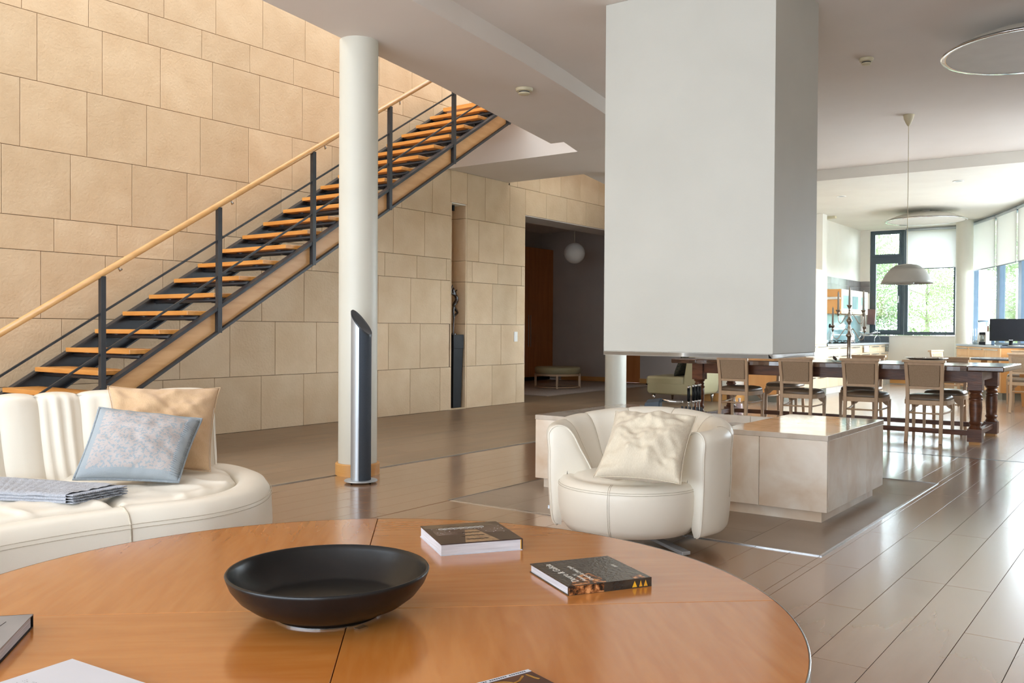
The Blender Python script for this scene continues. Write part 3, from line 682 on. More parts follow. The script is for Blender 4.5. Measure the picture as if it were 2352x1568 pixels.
def patch_mat(name, a, b_, c, sc):
    m, nt, p = new_mat(name); L = nt.links.new; p.inputs['Roughness'].default_value = 0.25
    tc = N(nt, 'ShaderNodeTexCoord'); n = N(nt, 'ShaderNodeTexNoise'); n.inputs['Scale'].default_value = sc; n.inputs['Detail'].default_value = 8; L(tc.outputs['Object'], n.inputs['Vector'])
    cr = N(nt, 'ShaderNodeValToRGB'); e = cr.color_ramp.elements; e[0].position = 0.40; e[0].color = (*a, 1); e[1].position = 0.62; e[1].color = (*c, 1)
    k = cr.color_ramp.elements.new(0.5); k.color = (*b_, 1); L(n.outputs[0], cr.inputs[0]); L(cr.outputs[0], p.inputs['Base Color']); return m
M['rockprint'] = patch_mat('printed_rocks', srgb(40, 24, 14), srgb(140, 84, 44), srgb(214, 150, 96), 55)
sp = MB(); sp.box(-0.003, 0.0, y0, y1, 0, th); sp.build('spine', covd, t)
a_, b_ = yy(0.002, bh*0.42); MB().box(-0.0034, -0.003, a_, b_, 0.001, th-0.001).build('spine_picture', M['rockprint'], t)
M['yel'] = mat('yellow_print', srgb(228, 172, 40), 0.4, c2=srgb(206, 140, 44), scale=40)
for (f0, f1) in ((0.76, 0.82), (0.845, 0.885), (0.90, 0.95)):
    q = MB(); p0, p1, pm = s_*bh*f0, s_*bh*f1, s_*bh*(f0+f1)/2
    q.add([(-0.0037, p0, 0.003), (-0.0037, p1, 0.003), (-0.0037, pm, 0.021)], [(0, 1, 2)]); q.build('spine_shape', M['yel'], t)
a_, b_ = yy(bh*0.80, bh*0.93); MB().box(0.001, 0.03, a_, b_, th, th+0.0003).build('cover_shape', M['rockprint'], t)
a_, b_ = yy(0.005, bh*0.44); 
q = MB(); q.prism([(0.001, s_*0.004), (0.085, s_*0.075), (0.10, s_*0.115), (0.05, s_*0.125), (0.001, s_*0.12)], th, th+0.00025); q.build('cover_picture', M['rockprint'], t)
a_, b_ = yy(0.003, bh-0.003); MB().box(0.001, bwid-0.004, a_, b_, 0.003, th-0.003).build('page_block', M['paper'], t)
up = (0, -s_, 0)
text_mesh('Douro & Galicia', 0.030, M['inkw'], 'title_lettering', t, (0.030, s_*0.052, th+0.0004), (1, 0, 0), up, ext=0.0002)
text_mesh('Volume IV', 0.017, M['inkw'], 'subtitle_lettering', t, (0.030, s_*0.076, th+0.0004), (1, 0, 0), up, ext=0.0002)
text_mesh('Gregory & Olesia Sych', 0.017, M['inkw'], 'author_lettering', t, (0.030, s_*0.098, th+0.0004), (1, 0, 0), up, ext=0.0002)
text_mesh('2018', 0.014, M['inkw'], 'year_lettering', t, (0.13, s_*(bh-0.035), th+0.0004), (1, 0, 0), up, ext=0.0002)

# book with the hall picture: pages towards the camera, spine on the right
A_, B_, C_, D_ = onz(963, 1208, TZ+.038), onz(1137, 1196, TZ+.038), onz(1200, 1236, TZ+.038), onz(1013, 1250, TZ+.038)
t, w_, h_ = book('book', 'thick picture book with a starlit hall on its cover, right of the black bowl', D_, C_, A_, TZ, .038, None, 0)
s_ = 1 if h_ > 0 else -1; h_ = abs(h_); th = 0.038
def hall_mat():
    m, nt, p = new_mat('printed_hall'); L = nt.links.new; p.inputs['Roughness'].default_value = 0.16
    tc = N(nt, 'ShaderNodeTexCoord'); v = N(nt, 'ShaderNodeTexVoronoi'); v.inputs['Scale'].default_value = 75; L(tc.outputs['Object'], v.inputs['Vector'])
    lt_ = N(nt, 'ShaderNodeMath', operation='LESS_THAN'); lt_.inputs[1].default_value = 0.16; L(v.outputs['Distance'], lt_.inputs[0])
    n = N(nt, 'ShaderNodeTexNoise'); n.inputs['Scale'].default_value = 9; L(tc.outputs['Object'], n.inputs['Vector'])
    cr = N(nt, 'ShaderNodeValToRGB'); e = cr.color_ramp.elements; e[0].color = (*srgb(58, 44, 44), 1); e[1].color = (*srgb(110, 92, 88), 1); e[0].position = .4; e[1].position = .65
    L(n.outputs[0], cr.inputs[0]); mx = N(nt, 'ShaderNodeMix', data_type='RGBA'); mx.inputs['B'].default_value = (*srgb(226, 226, 236), 1)
    L(lt_.outputs[0], mx.inputs['Factor']); L(cr.outputs[0], mx.inputs['A']); L(mx.outputs['Result'], p.inputs['Base Color']); return m
M['hall'] = hall_mat(); M['brown'] = mat('brown_cover', srgb(62, 46, 44), 0.2, c2=srgb(54, 40, 38), scale=8)
M['tanp'] = mat('tan_print', srgb(176, 146, 112), 0.2, c2=srgb(150, 120, 92), scale=40); M['drape'] = mat('drape_print', srgb(120, 104, 84), 0.2, c2=srgb(70, 58, 50), scale=18, stretch=(1, 3, 1))
y0, y1 = yy(0, h_)
MB().box(0, w_, y0, y1, th-0.003, th).build('front_cover', M['brown'], t, bevel=0.0008)
MB().box(0, w_, y0, y1, 0, 0.003).build('back_cover', M['glossw'], t)
MB().box(w_-0.003, w_+0.002, y0, y1, 0, th).build('spine', M['brown'], t, bevel=0.002)
MB().box(w_-0.006, w_-0.0035, y0, y1, 0.003, th-0.003).build('spine_lining', M['yel'], t)
a_, b_ = yy(h_*0.42, h_*0.80); MB().box(0.02, w_-0.01, a_, b_, th, th+0.0002).build('cover_stars', M['hall'], t)
a_, b_ = yy(h_*0.80, h_*0.99); MB().box(0.004, w_-0.03, a_, b_, th, th+0.0002).build('cover_drapes', M['drape'], t)
q = MB(); q.prism([(w_*0.30, s_*0.004), (w_*0.72, s_*0.004), (w_*0.62, s_*h_*0.62), (w_*0.47, s_*h_*0.62)], th, th+0.0004); q.build('cover_path', M['tanp'], t)
for f0 in (0.12, 0.30, 0.46):
    q = MB()
    for j in range(5):
        x = w_*(0.38+j*0.055); q.add([(x, s_*h_*f0, th+0.0006), (x+0.012, s_*h_*(f0+0.03), th+0.0006), (x, s_*h_*(f0+0.06), th+0.0006), (x-0.012, s_*h_*(f0+0.03), th+0.0006)], [(0, 1, 2, 3)])
    q.build('cover_diamonds', M['brown'], t)
q = MB()
for j in range(9):
    cxx = w_*(0.2+0.065*j)
    q.sweep([(cxx+0.009*math.cos(a), s_*(h_*0.74)+0.009*math.sin(a)*s_, th+0.0008) for a in [2*PI*i/10 for i in range(10)]], rect(0.0016, 0.0006), closed=True)
q.build('cover_rings', M['inkw'], t)
a_, b_ = yy(0.002, h_-0.003)
q = MB(); q.grid(lambda u, v: ((w_-0.007)*u+0.002, s_*(0.002+0.0012*math.sin(9*u)*v), 0.003+(th-0.006)*v), 24, 3); q.box(0.002, w_-0.007, min(s_*0.004, s_*(h_-0.004)), max(s_*0.004, s_*(h_-0.004)), 0.003, th-0.003)
q.build('page_block', M['paper'], t)

# grey book leaving the frame at left
A_, B_ = onz(76, 1410, TZ+.032), onz(0, 1490, TZ+.032)
t = thing('book', 'grey hardback book at the left edge of the coffee table', 'book', (A_.x, A_.y, TZ)); dirv = (B_-A_); ang = math.atan2(dirv.y, dirv.x)
t.rotation_euler.z = ang; th = 0.032
LW, LD = 0.30, -0.24
def bx(mb, x0, x1, y0, y1, z0, z1): return mb.box(x0, x1, min(y0, y1), max(y0, y1), z0, z1)
bx(MB(), 0, LW, 0, LD, th-0.003, th).build('front_cover', M['greyc'], t, bevel=0.0008)
bx(MB(), 0, LW, 0, LD, 0, 0.003).build('back_cover', M['black'], t)
bx(MB(), 0.006, LW-0.004, -0.004, LD+0.004, 0.003, th-0.003).build('page_block', M['paper'], t)
bx(MB(), -0.003, 0.002, 0, LD, 0, th).build('spine', M['black'], t, bevel=0.001)
q = MB(); q.tube([(0.05, -0.045, th+0.0004), (0.09, -0.05, th+0.0004), (0.12, -0.062, th+0.0004), (0.17, -0.06, th+0.0004), (0.20, -0.08, th+0.0004)], 0.0006, 5); q.build('cover_line', M['ink'], t)
# white brochure at bottom left
A_, B_, C_ = onz(166, 1512, TZ+.012), onz(317, 1562, TZ+.012), onz(0, 1566, TZ+.012)
t = thing('book', 'white paperback with small grey print at the lower left of the coffee table', 'book', (A_.x, A_.y, TZ)); v1 = B_-A_
t.rotation_euler.z = math.atan2(v1.y, v1.x); th = 0.012
v2 = C_-A_; sgn = 1 if (v1.x*v2.y-v1.y*v2.x) > 0 else -1
bx(MB(), 0, 0.29, 0, sgn*0.23, th-0.001, th).build('front_cover', M['glossw'], t, bevel=0.0004)
bx(MB(), 0.001, 0.289, sgn*0.001, sgn*0.229, 0.001, th-0.001).build('page_block', M['paper'], t)
bx(MB(), 0, 0.29, 0, sgn*0.23, 0, 0.001).build('back_cover', M['glossw'], t)
rg = random.Random(5); q = MB()
for i in range(120):
    a, b = rg.uniform(0.03, 0.20), rg.uniform(0.115, 0.17)
    q.add([(a, sgn*b, th+0.0003), (a+0.0022, sgn*b, th+0.0003), (a+0.002, sgn*(b+0.0022), th+0.0003)], [(0, 1, 2)])
tag(q.build('printed_map', M['ink'], t), kind='stuff')
# magazine at the bottom edge
A_, B_, C_ = onz(1213, 1537, TZ+.006), onz(1270, 1566, TZ+.006), onz(1130, 1564, TZ+.006)
t = thing('magazine', 'brown and gold magazine with a white top strip, cut off at the bottom edge', 'magazine', (A_.x, A_.y, TZ)); v1 = B_-A_
t.rotation_euler.z = math.atan2(v1.y, v1.x); v2 = C_-A_; sgn = 1 if (v1.x*v2.y-v1.y*v2.x) > 0 else -1
M['choc'] = mat('chocolate_print', srgb(92, 52, 30), 0.22, c2=srgb(66, 36, 24), scale=16); M['goldp'] = mat('gold_print', srgb(176, 128, 52), 0.25, c2=srgb(150, 104, 40), scale=30)
bx(MB(), 0, 0.26, 0, sgn*0.20, 0, 0.006).build('cover', M['choc'], t, bevel=0.0006)
bx(MB(), 0.0, 0.0115, 0, sgn*0.20, 0.006, 0.0068).build('title_strip', M['glossw'], t)
q = MB(); q.lathe([(0.001, 0.0066), (0.034, 0.0066), (0.034, 0.006)], 32, c=(0.052, sgn*0.100, 0)); q.build('emblem_ring', M['goldp'], t)
q = MB(); q.lathe([(0.001, 0.0070), (0.024, 0.0070), (0.024, 0.006)], 32, c=(0.052, sgn*0.100, 0)); q.build('emblem', M['glossw'], t)
for (u0, v0, u1, v1_) in ((0.02, 0.02, 0.055, 0.012), (0.022, 0.03, 0.045, 0.075)):
    q = MB(); q.sweep([(u0, sgn*v0, 0.0064), ((u0+u1)/2+0.006, sgn*(v0+v1_)/2, 0.0064), (u1, sgn*v1_, 0.0064)], rect(0.005, 0.0006)); q.build('gold_line', M['goldp'], t)
rg = random.Random(8); q = MB()
for i in range(30):
    y = 0.012+i*0.0055
    if i % 9 != 8: q.box(0.004, 0.0085, min(sgn*y, sgn*(y+0.0036)), max(sgn*y, sgn*(y+0.0036)), 0.0068, 0.0070)
tag(q.build('small_print', M['ink'], t), kind='stuff')

# ================================================================ SWIVEL ARMCHAIR
AC = (4.34, 2.335); AD = math.radians(192)
ac = thing('armchair', 'cream leather tub armchair with a cushion in front of the marble hearth', 'armchair', (AC[0], AC[1], 0), AD)
def shell(th_, s):
    """th_: angle from facing dir, s: 0..1 around the section (outside bottom -> top roll -> inside seat)"""
    back = 0.5-0.5*math.cos(th_)                      # 0 front, 1 back
    k = max(0.0, min(1.0, (abs(th_)-math.radians(60))/math.radians(120)))
    k = k*k*(3-2*k)
    zt = 0.615+0.062*k
    ro = 0.475; wob = 0.0
    pr = [(ro-0.050, 0.088), (ro-0.020, 0.095), (ro-0.003, 0.125), (ro+0.006, 0.22), (ro+0.014, 0.36), (ro+0.014, 0.48), (ro+0.020, zt-0.07), (ro+0.018, zt-0.035), (ro-0.002, zt-0.008), (ro-0.035, zt+0.003),
          (ro-0.078, zt-0.010), (ro-0.115, zt-0.05), (ro-0.150, zt-0.12), (ro-0.188, 0.43), (ro-0.222, 0.36), (ro-0.24, 0.30), (ro-0.24, 0.10), (ro-0.12, 0.088)]
    x = s*(len(pr)-1); i = min(int(x), len(pr)-2); f = x-i
    p0, p1, p2, p3 = [Vector(pr[max(0, min(len(pr)-1, j))]) for j in (i-1, i, i+1, i+2)]
    c = 0.5*((2*p1)+(p2-p0)*f+(2*p0-5*p1+4*p2-p3)*f*f+(-p0+3*p1-3*p2+p3)*f**3)
    return c.x, c.y
TH0 = math.radians(61); seams = [math.radians(a) for a in (57, 92, 130, 168, 205, 241, 269, 303)]
ns = 51
def shell_pt(th_, s, swell=0.0):
    r, z = shell(((th_+PI) % (2*PI))-PI, s)
    inner = 1.0 if s > 0.45 else 0.35
    r2 = r - (swell*inner if s > 0.55 else -swell*inner); z2 = z + (swell*0.5 if 0.35 < s < 0.65 else 0)
    ff = 0.0
    return Vector((r2*math.cos(th_)*1.0+0.0, r2*math.sin(th_), z2))
for i in range(len(seams)-1):
    a, e = seams[i], seams[i+1]; q = MB(); nu = 14
    def fn(u, v, a=a, e=e):
        t_ = a+(e-a)*u; d = min(u, 1-u)*(e-a)
        sw = 0.010*(1-math.exp(-d/0.035)) - 0.006
        return shell_pt(t_, v, sw)
    q.grid(fn, nu, ns)
    q.build('shell_section', M['leather'], ac, smooth=True)
# arm fronts (end caps), slightly bulged, with piping
for sg, th_ in ((1, seams[0]), (-1, seams[-1])):
    q = MB(); ring = [shell_pt(th_, s/ns) for s in range(ns+1)]
    cx = sum((p for p in ring), Vector())/len(ring)
    tn = Vector((math.sin(th_), -math.cos(th_), 0))*(1 if sg > 0 else -1)
    def fn(u, v, ring=ring, cx=cx, tn=tn):
        p = ring[min(int(round(u*ns)), ns)]
        return cx.lerp(p, v)+tn*(0.022*math.sqrt(max(0, 1-v**2.4)))
    q.grid(fn, ns, 8)
    q.build('arm_front', M['leather'], ac, smooth=True)
    MB().tube([p+tn*0.002 for p in ring[2:46]], 0.0045, 8, up=tn).build('piping', M['leather'], ac, smooth=True)
# seams between sections
for th_ in seams[1:-1]:
    MB().tube([shell_pt(th_, s/ns, -0.0065) for s in range(10, 42)], 0.003, 6, up=(-math.sin(th_), math.cos(th_), 0.01)).build('seam', M['stitch'], ac, smooth=True)
# seat drum
MB().lathe([(0.001, 0.12), (0.34, 0.12), (0.375, 0.16), (0.375, 0.362), (0.001, 0.368)], 48, c=(0.035, 0, 0)).build('seat_core', M['leather'], ac, auto=True)
SX = 0.17; SR = 0.375
prof = [(0.001, 0.10), (0.25, 0.095), (0.315, 0.105), (0.343, 0.145), (0.358, 0.22), (0.362, 0.30), (0.355, 0.338), (0.338, 0.358), (0.30, 0.366), (0.285, 0.360), (0.27, 0.372), (0.20, 0.388), (0.10, 0.392), (0.001, 0.393)]
prof = [(r*1.03, z) for r, z in prof]
MB().lathe(prof, 72, c=(SX, 0, 0)).build('seat', M['leather'], ac, smooth=True)
for zz, rr in ((0.336, 0.3672), (0.326, 0.3695)):
    MB().tube([(SX+rr*math.cos(a), rr*math.sin(a), zz) for a in [math.radians(-80+160*i/60) for i in range(61)]], 0.0011, 5).build('stitch_line', M['stitch'], ac, smooth=True)
for da in (-0.012, 0.012):
    MB().tube([(SX+(r+0.0008)*math.cos(da+0.02), (r+0.0008)*math.sin(da+0.02), z) for r, z in prof[2:9]], 0.0011, 5).build('stitch_line', M['stitch'], ac, smooth=True)
# star base
q = MB(); q.cyl((0, 0, 0.02), (0, 0, 0.13), 0.035, 20); q.build('swivel_post', M['steel'], ac, auto=True)
for k in range(4):
    a = math.radians(30+90*k)+0.35
    q = MB(); q.sweep([(0, 0, 0.045), (0.43*math.cos(a), 0.43*math.sin(a), 0.018)], rect(0.05, 0.018)); q.build('foot', M['alu'], ac, bevel=0.003)
q = MB(); q.box(-0.012, 0.012, -0.006, 0.006, -0.008, 0.012); o = q.build('maker_badge', M['steel'], ac, bevel=0.001)
a = math.radians(-78); o.location = (0.487*math.cos(a), 0.487*math.sin(a), 0.15); o.rotation_euler.z = a+PI/2

# ================================================================ CUSHIONS
def cushion(name, label, cat, cs, thick, m, nu=36, nv=36, pinch=0.07, wr=0.006, seed=1, uvs=True, border=None, parts=True, floorz=None):
    """cs: corners TL, TR, BR, BL (world); thickness along the normal"""
    TL, TRc, BR, BL = [Vector(c) for c in cs]; base = (BL+BR)/2
    nrm = ((TRc-TL).cross(BL-TL)).normalized()
    if nrm.dot(O-base) < 0: nrm = -nrm
    t = thing(name, label, cat, base)
    from mathutils import noise
    def pt(u, v, side):
        a, b = 2*u-1, 2*v-1
        pa = a*(1-pinch*(1-abs(b)**2.2)*1.0) if False else a
        # pull edges inward between corners
        ia = a*(1-pinch*(1-b*b)); ib = b*(1-pinch*(1-a*a))
        uu, vv = (ia+1)/2, (ib+1)/2
        p = TL.lerp(TRc, uu).lerp(BL.lerp(BR, uu), vv)
        h = (max(0.0, 1-abs(a)**2.6)*max(0.0, 1-abs(b)**2.6))**0.55
        n3 = noise.noise(Vector((a*2.3+seed*7, b*2.3, side*3.1)))*wr*2.2+noise.noise(Vector((a*6+seed*3, b*6, side*5)))*wr
        env = min(1, (1-abs(a))*5)*min(1, (1-abs(b))*5)
        q_ = p+nrm*(side*h*thick*0.5+n3*env)-base
        if floorz is not None and (q_+base).z < floorz: q_.z = floorz-base.z
        return q_
    bm_ = bmesh.new(); uvl = bm_.loops.layers.uv.new('UVMap'); gridv = {}
    for side in (1, -1):
        for j in range(nv+1):
            for i in range(nu+1):
                key = (i, j, 0 if i in (0, nu) or j in (0, nv) else side)
                if key not in gridv: gridv[key] = bm_.verts.new(pt(i/nu, j/nv, side))
    for side in (1, -1):
        for j in range(nv):
            for i in range(nu):
                vs = [gridv[(x, y, 0 if x in (0, nu) or y in (0, nv) else side)] for x, y in ((i, j), (i+1, j), (i+1, j+1), (i, j+1))]
                if side < 0: vs = vs[::-1]
                f = bm_.faces.new(vs); f.smooth = True
                xy = ((i, j), (i+1, j), (i+1, j+1), (i, j+1)) if side > 0 else ((i, j+1), (i+1, j+1), (i+1, j), (i, j))
                for lp, (x, y) in zip(f.loops, xy): lp[uvl].uv = (x/nu, y/nv)
    bmesh.ops.recalc_face_normals(bm_, faces=bm_.faces)
    me = bpy.data.meshes.new('cover'); bm_.to_mesh(me); bm_.free(); me.materials.append(m)
    o = bpy.data.objects.new('cover', me); col.objects.link(o); o.parent = t
    ss = o.modifiers.new('sub', 'SUBSURF'); ss.levels = 1; ss.render_levels = 1
    # seam piping round the edge
    loop = [pt(i/nu, 0, 0) for i in range(nu)]+[pt(1, j/nv, 0) for j in range(nv)]+[pt(1-i/nu, 1, 0) for i in range(nu)]+[pt(0, 1-j/nv, 0) for j in range(nv)]
    if border: 
        q = MB(); q.tube(loop, 0.006, 6, closed=True); q.build('edge_rib', border, t, smooth=True)
    else:
        MB().tube(loop, 0.0022, 5, closed=True).build('edge_seam', m, t, smooth=True)
    return t, pt, nrm
cushion('cushion', 'crumpled cream linen cushion leaning in the tub armchair', 'cushion',
        [ond(1414, 944, 4.72), ond(1602, 955, 4.60), ond(1564, 1112, 4.33), ond(1362, 1096, 4.38)], 0.21, M['linen'], seed=4, wr=0.016, pinch=0.085)

# ================================================================ CURVED SOFA (concentric with the coffee table)
sf = thing('sofa', 'long curved cream leather sofa with a rounded end at the left', 'sofa', (TC[0], TC[1], 0))
def pol(r, deg, z=0): a = math.radians(deg); return Vector((r*math.cos(a), r*math.sin(a), z))
END = 140
# outline of the seat base: inner arc, rounded end, outer arc
def outline(off):
    """offset inward by off; returns list of (x,y) from inner arc far end to outer arc far end"""
    ctrl = [(END, 1.62), (120, 1.62), (100, 1.62), (88, 1.62), (78, 1.62), (72, 1.625), (67, 1.65), (62.5, 1.73), (59, 1.86), (57, 2.05), (56.3, 2.30), (57.3, 2.55), (60.0, 2.78), (65, 2.88), (75, 2.90), (90, 2.90), (105, 2.90), (120, 2.90), (END, 2.90)]
    P_ = [pol(r, d) for d, r in ctrl]; out = []
    for i in range(len(P_)-1):
        p0 = P_[max(i-1, 0)]; p1 = P_[i]; p2 = P_[i+1]; p3 = P_[min(i+2, len(P_)-1)]
        for k in range(6):
            t_ = k/6; out.append(0.5*((2*p1)+(p2-p0)*t_+(2*p0-5*p1+4*p2-p3)*t_*t_+(-p0+3*p1-3*p2+p3)*t_**3))
    out.append(P_[-1]); res = []
    for i, p in enumerate(out):
        d = (out[min(i+1, len(out)-1)]-out[max(i-1, 0)]).normalized(); n_ = Vector((-d.y, d.x, 0))
        res.append(p+n_*off)
    return res
probe = outline(0.0); mid = len(probe)//2
sgn_off = 1 if (outline(0.05)[mid]-pol(2.25, 70)).length < (probe[mid]-pol(2.25, 70)).length else -1
layers = [(0.02, 0.06), (0.0, 0.09), (-0.006, 0.20), (0.0, 0.325), (0.008, 0.355), (0.030, 0.388), (0.07, 0.406), (0.115, 0.406), (0.145, 0.398), (0.158, 0.382), (0.163, 0.345)]
L0 = [[p+Vector((0, 0, z)) for p in outline(sgn_off*o_)] for o_, z in layers]
from mathutils import noise as mnoise
def split_angle(p): return math.degrees(math.atan2(p.y, p.x))
def sofa_strip(sel, name):
    q = MB(); nl = len(layers); idx = sel
    for lay in L0:
        for i in idx: 
            p = lay[i].copy(); q.v.append(p)
    n_ = len(idx)
    for l in range(nl-1):
        for i in range(n_-1): q.f.append((l*n_+i, l*n_+i+1, (l+1)*n_+i+1, (l+1)*n_+i))
    return q
# module split at 77.8 deg on the inner arc
ia = min(range(mid), key=lambda i: abs(split_angle(probe[i])-77.8))
def densify(seq, m_): return seq
q = sofa_strip(list(range(0, ia+1)), 'a')
for v_ in q.v:                               # wrinkles in the front leather
    if v_.z < 0.33:
        a = math.atan2(v_.y, v_.x); 
o = q.build('seat_rim', M['leather'], sf, smooth=True)
q = sofa_strip(list(range(ia, len(probe))), 'b'); o = q.build('seat_rim', M['leather'], sf, smooth=True)
for off, zz in ((0.0035, 0.352), (0.0015, 0.336)):
    lo_ = outline(sgn_off*(off-0.004)); MB().tube([p+Vector((0, 0, zz)) for p in lo_[:mid+20]], 0.0013, 5).build('stitch_line', M['stitch'], sf, smooth=True)
# module seam (vertical groove)
MB().tube([L0[l][ia]+Vector((0, 0, 0.0)) for l in range(len(layers))], 0.004, 6).build('module_seam', M['stitch'], sf, smooth=True)
# seat cushions: inside the rim, from 0.165 inside inner arc to the backrest
def seat_fn(d0, d1, r_in, r_out, puff, seedv):
    def fn(u, v):
        d = d0+(d1-d0)*u; r = r_in(d)+(r_out(d)-r_in(d))*v
        e = min(1, min(u, 1-u)*(d1-d0)/2.2)*min(1, min(v, 1-v)*9)
        z = 0.378+puff*math.sqrt(max(0, e))
        p = pol(r, d)
        f = mnoise.noise(Vector((p.x*2.2+seedv, p.y*2.2, 3)))*0.018+abs(mnoise.noise(Vector((p.x*4.5, p.y*5.5+seedv, 7))))*0.020
        return Vector((p.x, p.y, z+f*e))
    return fn
well = outline(sgn_off*0.166)
def cross(d, which):
    rs = []
    for i in range(len(well)-1):
        p, q2 = well[i], well[i+1]; a1, a2 = math.degrees(math.atan2(p.y, p.x)), math.degrees(math.atan2(q2.y, q2.x))
        if (a1-d)*(a2-d) <= 0 and a1 != a2: f = (d-a1)/(a2-a1); rs.append(p.lerp(q2, f).length)
    if not rs: return 2.3
    return min(rs) if which == 0 else max(rs)
amin = min(math.degrees(math.atan2(p.y, p.x)) for p in well)+0.02
def rin(d): return cross(d, 0)
def rout(d): return min(cross(d, 1), 2.70)
def seat_fn(d0, d1, puff, seedv, open0):
    def fn(u, v):
        uu = u*u*(3-2*u)*0.5+u*0.5 if open0 else u
        d = d0+(d1-d0)*uu; ri, ro_ = rin(d), rout(d); r = ri+(ro_-ri)*v
        ed = min((d-amin)*0.04 if open0 else 9, (r-ri), (ro_-r) if ro_ < 2.69 else 9, abs(d-77.8)*0.04, 0.09)/0.09
        e = math.sqrt(max(0, 1-(1-ed)**2)); z = 0.352+(0.040+puff)*e
        p = pol(r, d)
        f = mnoise.noise(Vector((p.x*2.2+seedv, p.y*2.2, 3)))*0.014
        rd = 1-abs(mnoise.noise(Vector((p.x*3.2+p.y*1.5+seedv, p.y*3.4, 7))))*2.2
        f += 0.012*max(0, rd-0.72)/0.28
        return Vector((p.x, p.y, z+f*e))
    return fn
q = MB(); q.grid(seat_fn(77.8, END, 0.018, 2.0, False), 150, 40); q.build('seat_cushion', M['leather'], sf, smooth=True)
q = MB(); q.grid(seat_fn(amin, 77.8, 0.014, 5.0, True), 80, 40); q.build('seat_cushion', M['leather'], sf, smooth=True)
q = MB(); q.prism([(p.x, p.y) for p in outline(sgn_off*0.10)], 0.10, 0.350); q.build('seat_core', M['leather'], sf)
q = MB(); q.prism([(p.x, p.y) for p in outline(sgn_off*0.09)], 0.0, 0.065); q.build('base', M['black'], sf)
# backrest: padded channel sections
edges = [61.6, 67.5, 74.7, 78.6, 82.2, 90, 98, 106, 114, 122, 130, 138]
def back_pt(d, s, swell, fold=0):
    pr = [(2.90, 0.12), (2.945, 0.30), (2.96, 0.50), (2.965, 0.70), (2.955, 0.765), (2.925, 0.792), (2.88, 0.79), (2.83, 0.765), (2.80, 0.70), (2.765, 0.58), (2.72, 0.47), (2.68, 0.40), (2.66, 0.37)]
    x = s*(len(pr)-1); i = min(int(x), len(pr)-2); f = x-i
    r = pr[i][0]*(1-f)+pr[i+1][0]*f; z = pr[i][1]*(1-f)+pr[i+1][1]*f
    k = max(0, (66-d)/5)
    if s > 0.5: r -= swell+fold
    else: r += swell
    if 0.3 < s < 0.62: z += swell*0.6
    return pol(r, d, z)
for i in range(len(edges)-1):
    a, e = edges[i], edges[i+1]; q = MB()
    def fn(u, v, a=a, e=e, i=i):
        d = a+(e-a)*u; w_ = min(u, 1-u)*(e-a)*2.8*PI/180
        sw = 0.026*(1-math.exp(-w_/0.035))-0.012
        fold = 0.0
        if i in (0, 1, 2): fold = 0.009*math.sin((u*3.2+v*0.5+i)*2*PI)*min(1, 6*min(u, 1-u))*(0.4+0.6*v)
        return back_pt(d, v, sw, fold)
    q.grid(fn, 16, 40); q.build('backrest_section', M['leather'], sf, smooth=True)
ring = [back_pt(edges[0], s/40, -0.012) for s in range(41)]; cx = sum(ring, Vector())/41
tn = Vector((math.sin(math.radians(edges[0])), -math.cos(math.radians(edges[0])), 0))
q = MB(); q.grid(lambda u, v: cx.lerp(ring[min(int(round(u*40)), 40)], v)+tn*(0.02*math.sqrt(max(0, 1-v**2))), 40, 6); q.build('backrest_end', M['leather'], sf, smooth=True)
MB().tube([p+tn*0.002 for p in ring], 0.0035, 6, up=tn).build('piping', M['leather'], sf, smooth=True)

# cushions on the sofa
a1 = onz(478, 1080, .41)
cushion('cushion', 'large tan linen cushion leaning at the end of the curved sofa', 'cushion',
        [ond(246, 886, 5.06), ond(506, 890, 4.97), ond(484, 1083, 4.68), ond(262, 1085, 4.80)], 0.19, M['tan'], seed=9, wr=0.016, pinch=0.075)
t, ptf, nrm = cushion('cushion', 'blue-grey patterned knitted cushion in front of the tan one on the sofa', 'cushion',
        [ond(228, 936, 4.70), ond(464, 962, 4.62), ond(410, 1107, 4.41), ond(168, 1101, 4.49)], 0.20, M['knit'], seed=13, wr=0.007, pinch=0.035, border=M['rib'])
# ribbed strip on its right side
q = MB()
for j in range(34):
    v = 0.06+0.88*j/33
    p0, p1 = ptf(0.90, v, 1)+nrm*0.002, ptf(0.995, v, 1)+nrm*0.002
    q.tube([p0, (p0+p1)/2+nrm*0.001, p1], 0.0028, 5)
q.build('ribbed_border', M['rib'], t, smooth=True)

